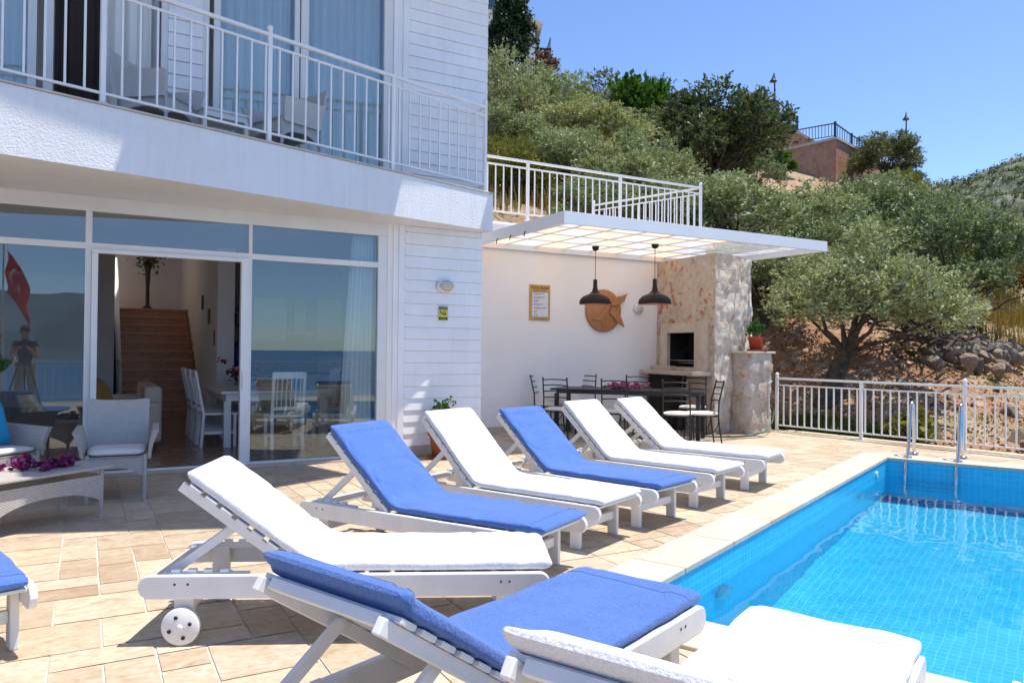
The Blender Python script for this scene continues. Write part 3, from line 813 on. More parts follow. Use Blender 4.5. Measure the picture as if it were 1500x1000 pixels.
# interior
mb = MB(); mb.box((-5.0, FY+.085, -.02), (WX-.22, 19.8, .028)); hp(mb, 'interior_floor', M['floor_wood'])
mb = MB(); mb.box((1.98, 13.3, .03), (2.12, 19.8, 5.5)); mb.box((1.86, 13.05, .03), (2.12, 13.3, 3.0)); hp(mb, 'partition', M['interior_wall'])
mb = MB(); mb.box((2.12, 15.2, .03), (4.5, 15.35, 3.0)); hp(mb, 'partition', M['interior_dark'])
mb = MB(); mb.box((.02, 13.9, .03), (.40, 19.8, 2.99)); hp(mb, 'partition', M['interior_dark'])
def wavy(x0, x1, y, z0, z1, amp=.035, per=.11, n=70, seed=0):
    mb = MB(); A, B_ = [], []
    for i in range(n+1):
        x = x0+(x1-x0)*i/n; a = amp*math.sin(2*math.pi*(x-x0)/per + .8*math.sin(i*.37+seed)); A.append((x, y+a, z0)); B_.append((x, y+a*.6, z1))
    mb.grid([A, [(.5*(a[0]+b[0]), a[1], .5*(a[2]+b[2])) for a, b in zip(A, B_)], B_]); return mb
def curtain(mb, label, mat='curtain'):
    o = mb.build('curtain', M[mat]); return tag(o, label, 'curtain')
mb = MB(); A, B_, D_ = [], [], []
for i in range(91):
    t = i/90; a = .04*math.sin(t*40+.7*math.sin(t*9))
    A.append((2.80+.44*t, 9.45+a, .05)); B_.append((2.86+.38*t, 9.45+a, 1.35)); D_.append((2.96+.28*t, 9.45+a*.7, 2.84))
mb.grid([A, B_, D_]); curtain(mb, 'long white curtain gathered at the right of the ground floor glass')
curtain(wavy(-1.56, -1.05, 9.52, .05, 2.84), 'pale curtain at the left edge of the ground floor glass')
curtain(wavy(1.33, 2.14, 9.44, 3.56, 7.18, seed=1), 'sheer curtain behind the upper pane with the white balcony chair in front')
curtain(wavy(2.34, 3.28, 9.44, 3.56, 7.18, seed=2), 'sheer curtain behind the upper pane next to the white boards')
curtain(wavy(.14, .68, 9.48, 3.56, 7.18, .05, .16, seed=3), 'beige curtain hanging in the open upper doorway')
curtain(wavy(-2.05, -.6, 9.50, 3.56, 7.18, seed=4), 'sheer curtain behind the blue tinted upper pane at the left edge')
curtain(wavy(-.34, .14, 9.62, 3.56, 7.18, .02, .2, seed=5), 'dark brown drape closing the upper doorway', 'brown_curtain')

# staircase
M['stair_tread'] = wood_mat('stair_tread', (.46, .24, .13), (.66, .38, .22), (2, 6, 6), .3)  # treads toned lighter than the risers for the top light they catch
st = thing('staircase', (0,0,0), 0, 'brown wooden staircase rising inside the open door', 'staircase')
nst = 12
for k in range(nst):
    y0 = 15.7+.24*k; z1 = .03+.182*(k+1)
    mb = MB(); mb.box((.62, y0, max(.03, z1-.5)), (1.96, y0+.25, z1-.042)); s_ = mb.build('step', M['stair_wood'], st)
    mb = MB(); mb.box((.60, y0-.035, z1-.04), (1.975, y0+.25, z1)); mb.build('tread', M['stair_tread'], s_, bevel=.008)
mb = MB(); mb.box((.36, 18.6, 1.9), (1.975, 19.78, 2.215)); mb.build('landing', M['stair_wood'], st)
mb = MB(); mb.add([(.50,15.6,.03),(.59,15.6,.03),(.59,15.6,.82),(.50,15.6,.82),(.50,18.7,.03),(.59,18.7,.03),(.59,18.7,3.1),(.50,18.7,3.1)], [(0,1,2,3),(4,7,6,5),(1,5,6,2),(0,3,7,4),(2,6,7,3),(0,4,5,1)]); mb.build('parapet', M['interior_wall'], st)
mb = MB(); mb.tube([(.545, 15.55, .03), (.545, 15.55, 1.08)], .028, 10); mb.ball((.545, 15.55, 1.11), .045); mb.bar((.545, 15.55, 1.0), (.545, 18.6, 3.28), .05, .07); mb.build('handrail', M['white_paint'], st)
vs = thing('tall_vase', (1.22, 19.25, 2.215), 0, 'tall dark vase with leafy stems on the stair landing', 'vase')
mb = MB(); mb.lathe([(0,0), (.16,0), (.13,.03), (.045,.12), (.04,.5), (.06,.9), (.10,1.1), (.08,1.1), (.05,.9)], 18); mb.build('vase', M['vase'], vs)
# ------------------------------------------------------------------ leaves
def leaf_mesh(name, centers, size, mat, seed, aspect=2.4, up=.3, axes=None, tone=None):
    """many small separate leaf faces; tone is a value per leaf (shared within a spray) for the leaf colour"""
    rg = np.random.default_rng(seed); n = len(centers); c = np.asarray(centers, float)
    a = rg.normal(size=(n,3)); a[:,2] = a[:,2]*.8 + up
    if axes is not None: a = a*.55 + axes*1.1
    a /= np.linalg.norm(a, axis=1)[:,None]
    b = rg.normal(size=(n,3)); b -= a*(a*b).sum(1)[:,None]; b /= np.linalg.norm(b, axis=1)[:,None]
    L = size*rg.uniform(.55, 1.4, n)[:,None]; W = L/aspect
    v = np.empty((n,4,3)); v[:,0] = c-a*L*.5; v[:,1] = c+b*W*.5; v[:,2] = c+a*L*.5; v[:,3] = c-b*W*.5
    me = bpy.data.meshes.new(name); me.vertices.add(n*4); me.loops.add(n*4); me.polygons.add(n)
    me.vertices.foreach_set('co', v.ravel()); me.loops.foreach_set('vertex_index', np.arange(n*4, dtype=np.int32))
    me.polygons.foreach_set('loop_start', np.arange(0, n*4, 4, dtype=np.int32)); me.polygons.foreach_set('loop_total', np.full(n, 4, np.int32))
    me.update(); me.validate(); me.materials.append(mat)
    t = rg.random(n) if tone is None else np.clip(tone*.62 + rg.random(n)*.38, 0, 1)
    at_ = me.attributes.new('tone', 'FLOAT', 'FACE'); at_.data.foreach_set('value', t.astype(np.float32)); return me
def mesh_obj(name, me, parent=None):
    o = bpy.data.objects.new(name, me); COL.objects.link(o); o.parent = parent; return o
def lobes(rg, nl, rad, hgt, zc, ox=0, oy=0):
    """lobe centres over a broad dome, and their radii"""
    out = []
    for i in range(nl):
        th = 2*math.pi*(i*.618+rg.uniform(-.08, .08)); q = math.sqrt((i+.5)/nl)*.78
        z = zc + hgt*(1-q*q)*rg.uniform(.15, .80) - hgt*.16*q + rg.uniform(-.12, .12)*hgt
        out.append((rad*q*math.cos(th)+ox, rad*q*math.sin(th)+oy, z, rad*rg.uniform(.17, .31)))
    return out
def fill(rg, lb, nclump, nleaf, spread):
    return sprays(rg, lb, nclump, nleaf, spread)[0]
def sprays(rg, lb, ntwig, nleaf, tw):
    """leafy twigs pointing out and up from every lobe; returns leaf centres, leaf axes and a tone per twig"""
    C_, A_2, T_ = [], [], []
    for x, y, z, r_ in lb:
        d = rg.normal(size=(ntwig,3)); d[:,2] += .25; d /= np.linalg.norm(d, axis=1)[:,None]; base = d*(rg.uniform(.25, 1, (ntwig,1))**.5)*r_
        base[:,2] *= .9; base += (x, y, z); lobe_t = rg.normal()*.16
        dr = d*.8 + rg.normal(size=(ntwig,3))*.45 + np.array([0,0,.45]); dr /= np.linalg.norm(dr, axis=1)[:,None]
        for q, u in zip(base, dr):
            k = max(3, int(nleaf*rg.uniform(.6, 1.4))); s_ = rg.uniform(-.6, 1, (k,1)); L = tw*rg.uniform(1.6, 3.4)
            C_.append(q + u*s_*L + rg.normal(size=(k,3))*tw*.42*(1.1-.5*np.abs(s_))); A_2.append(np.repeat(u[None], k, 0)); T_.append(np.full(k, np.clip(.5+lobe_t+rg.normal()*.2, 0, 1)))
    return np.concatenate(C_), np.concatenate(A_2), np.concatenate(T_)
def trunk_mb(rg, lb, h0, r0_, lean=(0,0), nb=9, fork=.55):
    mb = MB(); base = Vector((0,0,-.5)); top = Vector((lean[0], lean[1], h0))
    pts = [base, Vector((lean[0]*.1, lean[1]*.1, .1)), Vector((lean[0]*.45+rg.uniform(-.05,.05), lean[1]*.4, h0*.5)), top]
    mb.tube(pts, [r0_*1.5, r0_*1.25, r0_*.95, r0_*.85], 9)
    for x, y, z, r_ in lb[:nb*3:3] + lb[-nb//2:]:
        e = Vector((x, y, z)); m = top.lerp(e, .5) + Vector((rg.uniform(-.12,.12), rg.uniform(-.12,.12), -.10*(e-top).length))
        mb.tube([top-Vector((0,0,.12)), top.lerp(m, .55), m, m.lerp(e, .6), e], [r0_*.42, r0_*.30, r0_*.20, r0_*.12, r0_*.05], 6)
    return mb
def tree_proto(seed, rad, hgt, zc, mat, leaf, nl, ncl, nlf, spr, tr=.16, lean=(0,0), aspect=2.4, h0=None, off=(0,0), nb=9):
    rg = np.random.default_rng(seed); lb = lobes(rg, nl, rad, hgt, zc, *off)
    c_, a_, t_ = sprays(rg, lb, ncl, nlf, spr); me = leaf_mesh('crown', c_, leaf, mat, seed+1, aspect, axes=a_, tone=t_)
    h0 = h0 or zc*.62
    tb = trunk_mb(rg, lb, h0, tr, lean, nb)
    tm = bpy.data.meshes.new('trunk'); tm.from_pydata(tb.v, [], tb.f); tm.polygons.foreach_set('use_smooth', tb.smooth); tm.materials.append(M['bark']); tm.update()
    return me, tm
def put_tree(proto, name, loc, rz, s, label, cat='tree', group=None):
    t = thing(name, loc, rz, label, cat, group); t.scale = (s[0], s[0], s[1]) if isinstance(s, tuple) else (s, s, s)
    mesh_obj('crown', proto[0], t); mesh_obj('trunk', proto[1], t); return t

# ------------------------------------------------------------------ ground of the hillside
def sstep(t): t = min(1, max(0, t)); return t*t*(3-2*t)
def hill(x, y):
    z = .47*y - .1*x - 1.8 + .25*max(0, x-30)*sstep((y-20)/14)
    if y < -3: z = -1.4 + .30*(y+3) + (-.1*x)*.3
    r_ = math.hypot(x, y)
    if y > 8 and r_ > 28:                # the crest: steeper under the houses, lower towards the bay
        th = math.degrees(math.atan2(y, x)); e = .06 + .28*sstep((th-14)/42)
        k = min(r_, 62); top = 1.4 + e*k - max(0, r_-62)*.05
        z = min(z, top)
    return z + .35*fnoise(x*.22, y*.22, 4)*sstep(math.hypot(x-5, y-5)/14-.6) + .10*fnoise(x*.9, y*.9, 1)
def ground(x, y):
    if -6.2 < x < 4.9 and 9.3 < y < 20.8: return -.55
    a = x - fence_x(min(max(y, -5), 12)) - .25
    b = y - 11.9 if x < 9.4 else y - 10.0
    if x < -5.4: a = max(a, -5.4-x)
    c = -3.6 - y
    d = max(a, b, c)
    if d <= 0:
        q = Vector((x, y)) - PC
        return -2.4 if (-2.6 < -q.dot(E1) < PL+2.6 and -2.6 < q.dot(E2) < PW+2.6) else -.55
    near = -.16 if a > b and x > 5 and c < a else -.5
    return near + (hill(x, y)-near)*sstep(d/5.2)
def ground_mesh(x0, x1, y0, y1, st):
    nx, ny = int((x1-x0)/st), int((y1-y0)/st)
    return [[(x0+st*i, y0+st*j, ground(x0+st*i, y0+st*j)) for i in range(nx+1)] for j in range(ny+1)]
mb = MB(); xs = list(np.arange(-60, 0, 4)) + list(np.arange(0, 8, 1)) + list(np.arange(8, 34, .4)) + list(np.arange(34, 60, 1.2)) + list(np.arange(60, 130, 4)); ys = list(np.arange(-90, -10, 5)) + list(np.arange(-10, 2, 1)) + list(np.arange(2, 26, .4)) + list(np.arange(26, 60, 1.2)) + list(np.arange(60, 130, 4))
mb.grid([[(x, y, ground(x, y)) for x in xs] for y in ys]); g_ = struct(mb, 'hillside', M['soil'])
mb = MB(); mb.grid([[(x, y, -36) for x in (-9000, -60, 200, 9000)] for y in (-9000, -60, 200, 9000)]); struct(mb, 'sea', M['sea'])
# far rocky hill on the right
mb = MB(); P = []
for j in range(61):
    row = []
    for i in range(91):
        al = R(-22+58*i/90); d = 190+330*j/60
        prof = 101 + 10*math.sin(al*7+1) + 6*math.sin(al*17) + 3*math.sin(al*41+2)
        t = j/60; z = -30 + (prof+30)*sstep(t*1.15) + 4*fnoise(i*.4, j*.4, 2) + 2*fnoise(i*1.1, j*1.3, 5) - 30*max(0, t-.87)*4
        row.append((d*math.cos(al), d*math.sin(al), z))
    P.append(row)
mb.grid(P); fh = struct(mb, 'far_hill', M['far_hill'])
rg = np.random.default_rng(5); cl = []
for _ in range(3000):
    i, j = rg.integers(58, 86), rg.integers(14, 56); a = np.array(P[j][i]); b = np.array(P[j+1][i+1]); q = a+(b-a)*rg.uniform(0, 1, 3)
    s_ = rg.uniform(.7, 2.3); cl.append(q + (0,0,s_*.4) + rg.normal(size=(26,3))*(s_*.6, s_*.6, s_*.42))
o = mesh_obj('far_scrub', leaf_mesh('far_scrub', np.concatenate(cl), .95, M['olive_dark'], 9, 1.6)); o['kind'] = 'stuff'
# mountains across the bay, behind the viewer
mb = MB(); P = []
for j in range(14):
    row = []
    for i in range(80):
        x = -3200 + 3600*i/79; t = j/13; hgt = 560*max(0, 1-abs(x+1300)/1750)**.8 + 40*math.sin(x*.004) + 22*math.sin(x*.011+1)
        row.append((x, -2300-900*t, -40 + max(0, hgt)*math.sin(math.pi*min(1, t*.9))+6*fnoise(i, j, 3)))
    P.append(row)
mb.grid(P); struct(mb, 'bay_mountains', M['mountain'])
# ------------------------------------------------------------------ trees on the hillside
protos = {
 'front': [tree_proto(21, 2.35, 2.6, 2.75, M['olive'], .085, 46, 62, 22, .075, .20, (.42, -.22), 2.7, 1.6, (.72, -.36), 5)],
 'olive': [tree_proto(31+i, 2.4, 3.0, 2.3, M['olive'], .115, 32, 48, 20, .105, .16, (.2*(i-1), .1), 2.3) for i in range(3)],
 'dark': [tree_proto(41+i, 2.6, 4.2, 2.6, M['olive_dark'], .125, 34, 50, 20, .115, .18, (.1, .1*i), 2.1) for i in range(2)],
 'green': [tree_proto(51, 1.9, 3.6, 2.2, M['green'], .30, 18, 36, 12, .24, .14, (0, 0), 1.5)],
 'ygreen': [tree_proto(55, 1.6, 2.6, 1.6, M['yellow_green'], .26, 16, 34, 12, .20, .12, (0, 0), 1.6)],
 'yshrub': [tree_proto(58, 1.1, 1.1, .7, M['yellow_green'], .10, 16, 40, 14, .10, .05, (0, 0), 3.0, .3)],
 'vine': [tree_proto(59, 1.1, 2.6, 1.2, M['green'], .22, 14, 34, 12, .2, .08, (0, 0), 1.5, .4)],
}
ptop = {k: [max(v.co.z for v in q[0].vertices) for q in p] for k, p in protos.items()}
prad = {'front': 2.35, 'olive': 2.4, 'dark': 2.6, 'green': 1.9, 'ygreen': 1.6, 'yshrub': 1.1, 'vine': 1.1}
pname = {'front': 'olive_tree', 'olive': 'olive_tree', 'dark': 'evergreen_tree', 'green': 'fig_tree', 'ygreen': 'broadleaf_tree', 'yshrub': 'broom_shrub', 'vine': 'climbing_plant'}
TREES = [
(12.85, 10.15, 4.15, 2.3, 'front', 'wide silvery olive tree with a forked trunk just behind the pool fence'),
(21.45, 12.54, 6.37, 2.30, 'olive', 'olive tree with a dark leaning trunk above the branch pile'),
(14.69, 14.62, 6.36, 2.20, 'olive', 'olive tree rising above the middle of the pergola roof, by the terrace rail corner post'),
(12.12, 13.23, 4.31, 1.40, 'olive', 'low olive bush filling the corner behind the terrace railing post'),
(20.52, 17.06, 7.2, 2.60, 'olive', 'olive tree seen over the far right end of the pergola roof'),
(26.54, 18.26, 8.64, 2.80, 'olive', 'broad olive tree below the stone retaining wall, to its right'),
(26.53, 15.99, 6.71, 2.20, 'olive', 'olive tree behind the tree that has the branch pile under it'),
(34.11, 18.59, 8.35, 2.40, 'olive', 'olive tree at the right edge above the dry grass'),
(14.18, 12.87, 4.44, 1.60, 'olive', 'olive tree close behind the stone chimney'),
(18.16, 13.83, 5.50, 2.20, 'olive', 'olive tree directly behind the forked olive at the pool fence'),
(23.80, 24.33, 13.29, 3.60, 'dark', 'large dark evergreen standing tallest over the pergola'),
(23.47, 26.82, 12.88, 3.20, 'dark', 'dark evergreen just left of the tallest one over the pergola'),
(26.4, 26.3, 12.4, 1.5, 'dark', 'dark evergreen just right of the tallest one, below the left street lamp'),
(15.45, 22.18, 10.72, 2.70, 'olive', 'large yellowish olive tree rising over the middle of the terrace railing'),
(15.16, 18.92, 8.40, 2.10, 'olive', 'olive tree over the right half of the terrace railing'),
(12.17, 16.04, 6.96, 1.50, 'olive', 'small olive tree in front of the large yellowish one over the terrace railing'),
(17.57, 28.97, 14.34, 3.00, 'olive', 'silvery olive tree right below the white gabled house'),
(14.20, 26.29, 13.29, 2.20, 'olive', 'silvery olive tree under the dark conifer, beside the white boards of the villa'),
(11.19, 21.15, 9.22, 1.90, 'olive', 'olive tree half hidden by the villa corner above the balcony railing end'),
(12.55, 21.53, 9.22, 1.80, 'olive', 'dark gapped olive tree above the yellow broom shrubs'),
(11.62, 17.48, 7.69, 1.60, 'olive', 'bushy olive tree between the broom shrubs and the large yellowish olive'),
(27.75, 36.97, 18.53, 3.40, 'dark', 'grey green evergreen on the skyline left of the bright fig tree'),
(25.02, 37.36, 17.93, 2.60, 'olive', 'pale olive tree on the skyline below the bougainvillea'),
(23.82, 30.03, 15.39, 1.80, 'green', 'bright green fig tree with large leaves on the skyline'),
(28.79, 34.09, 17.42, 2.00, 'dark', 'dark evergreen on the skyline just right of the bright fig tree'),
(46.6, 33.7, 16.4, 1.25, 'dark', 'evergreen beside the black railing of the retaining wall'),
(45.73, 31.46, 16.14, 2.60, 'dark', 'pointed dark evergreen right of the retaining wall on the skyline'),
(47.0, 31.3, 14.5, 1.5, 'dark', 'evergreen standing under the right street lamp'),
(44.0, 28.6, 12.9, 1.2, 'dark', 'last dark evergreen on the skyline before the far hill'),
(34.08, 26.59, 10.2, 2.40, 'olive', 'olive tree in front of the stone retaining wall'),
(32.24, 23.06, 10.06, 2.40, 'olive', 'olive tree below the pointed dark evergreen'),
(36.28, 23.09, 10.05, 2.60, 'olive', 'olive tree below the right street lamp, lower than the evergreens'),
(42.58, 24.12, 9.9, 2.1, 'dark', 'dark round evergreen against the far rocky hill'),
(41.12, 27.21, 12.39, 1.50, 'ygreen', 'yellow green tree between the dark evergreens near the right street lamp'),
(32.0, 29.9, 13.6, 2.0, 'olive', 'olive tree under the left street lamp'),
(20.51, 34.18, 16.33, 1.40, 'ygreen', 'yellow leaved tree below the pink bougainvillea on the skyline'),
(9.89, 17.32, 7.20, 1.00, 'yshrub', 'highest of the yellow broom shrubs behind the terrace railing'),
(9.55, 18.4, 7.35, .85, 'yshrub', 'yellow broom shrub nearest the villa corner, behind the terrace railing'),
(10.5, 17.9, 6.9, .85, 'yshrub', 'yellow broom shrub farthest from the villa corner, above the terrace railing'),
(42.13, 22.09, 9.29, 2.20, 'olive', 'small far olive tree in front of the rocky hill at the right edge'),
(10.46, 14.71, 5.83, 1.30, 'olive', 'low olive bush behind the middle of the terrace railing'),
(12.39, 14.78, 6.00, 1.40, 'olive', 'round olive bush behind the right third of the terrace railing'),
(39.4, 34.6, 14.6, 1.0, 'vine', 'green creeper hanging over the stone retaining wall'),
]
CREST = {}
rt = random.Random(17)
for i, (x, y, zt, rad, k, lab) in enumerate(TREES):
    z0 = ground(x, y)-.1; h = max(zt-z0, rad*1.1)
    pr = protos[k][i % len(protos[k])]
    cat = {'yshrub': 'shrub', 'vine': 'creeper'}.get(k, 'tree')
    grp = {'front': 'olive trees on the hillside', 'olive': 'olive trees on the hillside', 'dark': 'dark evergreens on the hillside', 'yshrub': 'broom shrubs behind the terrace'}.get(k)
    put_tree(pr, pname[k], (x, y, max(z0, zt-h)), rt.uniform(0, 6.28) if k != 'front' else 0, (rad/prad[k], h/ptop[k][i % len(protos[k])]), lab, cat, grp)

# conifer beside the villa corner
rg = np.random.default_rng(77); c = []
for k in range(330):
    t = rg.uniform(0, 1)**.8; h = 1.2+7.6*t; rmax = 2.75*(1-t)**.75*min(1, .55+t*3)+.12; th = rg.uniform(0, 6.28); q = rmax*rg.uniform(.55, 1.05)
    base = np.array([q*math.cos(th), q*math.sin(th), h]); n = 46
    s_ = rg.uniform(0, 1, (n,1)); c.append(base*(1-.35*s_*np.array([1,1,0])) + np.array([0,0,.55])*(s_-.3) + rg.normal(size=(n,3))*.17)
cf = thing('conifer_tree', (28.95, 52.2, 22.4), 0, 'dense dark conifer rising past the top edge beside the villa', 'tree')
mesh_obj('crown', leaf_mesh('crown', np.concatenate(c), .34, M['conifer'], 78, 2.6, .8), cf)
mb = MB(); mb.tube([(0,0,-2), (0,0,1.5), (0,0,8)], [.3, .25, .05], 8); mb.build('trunk', M['bark'], cf)
# bougainvillea on the skyline
rg = np.random.default_rng(79); lb = lobes(rg, 9, .95, 1.0, .7)
bg_ = thing('bougainvillea_bush', (32.5, 52.6, 23.9), 0, 'pink flowering bougainvillea below the white gabled house', 'shrub')
mesh_obj('blossom', leaf_mesh('blossom', fill(rg, lb, 22, 9, .2), .26, M['magenta_leaf'], 80, 1.3), bg_); mesh_obj('leaves', leaf_mesh('leaves', fill(rg, lb, 26, 9, .2), .26, M['olive'], 81, 1.6), bg_)
mb = MB(); mb.tube([(0,0,-1.2), (.1,0,.6)], [.09,.05], 6); mb.build('stem', M['bark'], bg_)

# houses at the top
def gable_house(loc, rz, w_, d_, h, lab, roofh=1.4, over=.7):
    t = thing('hillside_house', loc, rz, lab, 'house')
    mb = MB(); mb.box((-w_/2, -d_/2, -4), (w_/2, d_/2, h)); mb.add([(-w_/2,-d_/2,h),(w_/2,-d_/2,h),(0,-d_/2,h+roofh*.9),(-w_/2,d_/2,h),(w_/2,d_/2,h),(0,d_/2,h+roofh*.9)], [(0,1,2),(3,5,4)]); mb.build('wall', M['plaster'], t)
    mb = MB(); e = over
    for s_ in (-1, 1):
        mb.add([(0,-d_/2-e,h+roofh),(s_*(w_/2+e),-d_/2-e,h-e*roofh/(w_/2)),(s_*(w_/2+e),d_/2+e,h-e*roofh/(w_/2)),(0,d_/2+e,h+roofh),
                (0,-d_/2-e,h+roofh+.18),(s_*(w_/2+e),-d_/2-e,h-e*roofh/(w_/2)+.18),(s_*(w_/2+e),d_/2+e,h-e*roofh/(w_/2)+.18),(0,d_/2+e,h+roofh+.18)],
               [(0,1,2,3),(4,7,6,5),(0,4,5,1),(1,5,6,2),(2,6,7,3)])
    mb.build('roof', M['pergola'], t)
    for x in (-w_/4, w_/4):
        mb = MB(); mb.box((x-.6, -d_/2-.06, .6), (x+.6, -d_/2-.002, 2.0)); mb.build('window', M['slate_window'], t)
    mb = MB(); mb.box((w_/2+.004, -d_/4, .2), (w_/2+.06, d_/4, 2.3)); mb.build('balcony_door', M['slate_window'], t)
    mb = MB()
    for k in range(9): mb.bar((w_/2+1.5, -d_/2+d_*k/8, 0), (w_/2+1.5, -d_/2+d_*k/8, 1.0), .05, .05)
    mb.bar((w_/2+1.5, -d_/2, 1.0), (w_/2+1.5, d_/2, 1.0), .07, .07); mb.box((w_/2, -d_/2, -.25), (w_/2+1.6, d_/2, -.0)); mb.build('balcony', M['black_metal'], t)
    return t
gable_house((36.0, 66.6, 30.6), R(-25), 6, 6, 2.3, 'white gabled house on the skyline above the bougainvillea')
t = thing('hillside_house', (35.6, 72.6, 31), R(-20), 'pale flat fronted house at the top edge, between the villa and the conifer', 'house')
mb = MB(); mb.box((-3, -3, -4), (3, 3, 7.6)); mb.build('wall', M['plaster'], t)
mb = MB(); mb.box((-3.3, -3.3, 7.6), (3.3, 3.3, 7.85)); mb.build('roof', M['pergola'], t)
mb = MB(); mb.box((1.0, -3.05, 3.9), (2.6, -3.004, 6.6)); mb.build('window', M['slate_window'], t)

# terraced retaining wall, black railings and street lamps up on the hill
t = thing('retaining_wall', (0,0,0), 0, 'red brown stone retaining wall with a sharp corner on the hillside', 'wall')
def wallseg(p, q, name='wall', th=.6, bot=6):
    p, q = Vector(p), Vector(q); d = (q-p); n = Vector((-d.y, d.x, 0)).normalized()*th
    mb = MB(); b = Vector((0,0,-bot))
    mb.add([p+b, q+b, q, p, p+b+n, q+b+n, q+n, p+n], [(0,1,2,3),(4,7,6,5),(0,4,5,1),(1,5,6,2),(2,6,7,3),(3,7,4,0)]); mb.build(name, M['retain_stone'], t)
    mb = MB(); mb.bar(p+n*.5+Vector((0,0,.09)), q+n*.5+Vector((0,0,.09)), th+.2, .17); mb.build('coping', M['cream_stone'], t)
wallseg((42.2, 38.2, 18.3), (45.2, 36.5, 16.3)); wallseg((41.6, 36.6, 15.2), (43.84, 33.68, 15.75)); wallseg((43.84, 33.68, 15.75), (52.2, 35.0, 14.9))
wallseg((41.2, 38.0, 15.0), (42.6, 35.3, 13.2))
def hill_rail(pts, lab):
    t = thing('hill_railing', (0,0,0), 0, lab, 'railing', 'black railings on the hillside')
    for i in range(len(pts)-1):
        p, q = Vector(pts[i]), Vector(pts[i+1]); n = max(2, int((q-p).length/.35)); mb = MB(); up = Vector((0,0,1))
        mb.bar(p+up, q+up, .07, .07); mb.bar(p+up*.15, q+up*.15, .05, .05)
        for k in range(1, n): c = p.lerp(q, k/n); mb.bar(c+up*.15, c+up, .03, .03)
        mb.build('rail_panel', M['black_metal'], t)
    for p in pts:
        mb = MB(); p = Vector(p); mb.bar(p-Vector((0,0,.3)), p+Vector((0,0,1.12)), .12, .12); mb.build('post', M['black_metal'], t)
hill_rail([(43.9, 40.6, 19.1), (42.65, 37.9, 18.45), (44.2, 37.2, 17.2)], 'black railing with the left street lamp at its corner')
hill_rail([(45.2, 38.3, 16.7), (43.95, 33.85, 15.9), (46.4, 34.4, 15.6), (49, 34.9, 15.3)], 'black railing along the top of the pointed retaining wall')
def street_lamp(loc, h, lab):
    t = thing('street_lamp', loc, R(210), lab, 'street lamp', 'street lamps on the hill')
    mb = MB(); mb.tube([(0,0,-.8), (0,0,h)], [.07,.05], 8); mb.build('pole', M['black_metal'], t)
    mb = MB(); mb.tube([(0,0,h-.15)] + [(.25-.25*math.cos(a), 0, h-.1+.35*math.sin(a)) for a in [math.pi*k/8 for k in range(9)]], .03, 6); mb.build('arm', M['black_metal'], t)
    mb = MB(); mb.lathe([(.05,0), (.07,-.12), (.24,-.35), (.26,-.4), (0,-.4)], 16, (.5, 0, h-.05)); mb.build('lamp_shade', M['black_metal'], t)
street_lamp((42.55, 37.8, 18.4), 2.55, 'left street lamp, taller in view, at the railing corner above the evergreens')
street_lamp((56.4, 36.9, 14.2), 6.0, 'right street lamp, farther off, among the dark trees near the far hill')

# rocks of the tumbled dry stone wall: each its own
def rock_mesh(seed):
    rg = random.Random(seed); bm = bmesh.new(); bmesh.ops.create_icosphere(bm, subdivisions=2, radius=1)
    dirs = [Vector((rg.gauss(0,1), rg.gauss(0,1), rg.gauss(0,1))).normalized() for _ in range(9)]; dd = [rg.uniform(.38, .72) for _ in dirs]
    for v in bm.verts:
        for n, d in zip(dirs, dd):
            k = v.co.dot(n)-d
            if k > 0: v.co -= n*k*.92
        v.co += v.co.normalized()*.05*fnoise(v.co.x*4+seed, v.co.y*4+v.co.z*3, seed)
    me = bpy.data.meshes.new('rock'); bm.to_mesh(me); bm.free(); me.materials.append(M['rock']); return me
rocks = [rock_mesh(i) for i in range(6)]
rr_ = random.Random(5); spots = []
def ridge(p, q, n, w_, zl, s0, s1):
    for _ in range(n):
        t_ = rr_.random(); x = p[0]+(q[0]-p[0])*t_+rr_.gauss(0, w_); y = p[1]+(q[1]-p[1])*t_+rr_.gauss(0, w_); s_ = rr_.uniform(s0, s1)
        spots.append((x, y, ground(x, y)+s_*.25+zl*rr_.random(), s_))
ridge((16.0, 9.9), (21.4, 11.0), 150, .46, .40, .09, .25)
ridge((16.6, 12.3), (19.2, 13.2), 44, .22, .75, .10, .26)
ridge((13.0, 6.2), (16.0, 6.6), 26, .7, .05, .08, .24)
ridge((12.2, 8.5), (15.5, 9.5), 16, 1.0, .0, .05, .13)
ridge((12.0, 12.6), (14.0, 13.6), 10, .6, .1, .12, .3)
ridge((7.2, 14.4), (9.6, 14.6), 14, .4, .4, .15, .5)
words = ['pale', 'grey', 'dark', 'cracked', 'flat', 'rounded']
for i, (x, y, z, s_) in enumerate(spots):
    if i < 150: lab = 'one of the loose boulders heaped in the dry stone pile behind the fence ball post'; g = 'boulders of the tumbled stone pile'
    elif i < 194: lab = 'one of the stacked stones in the low wall left of the branch pile'; g = 'stones of the low hillside wall'
    elif i < 236: lab = 'one of the scattered stones on the ground just outside the pool fence'; g = 'scattered stones outside the fence'
    else: lab = 'one of the rocks in the earth bank behind the chimney and terrace railing'; g = 'rocks in the earth bank'
    o = mesh_obj('boulder', rocks[i % 6]); o.location = (x, y, z); o.rotation_euler = (rr_.uniform(0,6), rr_.uniform(0,6), rr_.uniform(0,6))
    o.scale = (s_*rr_.uniform(.9,1.5), s_, s_*rr_.uniform(.6,.9)); tag(o, lab, 'rock', g)
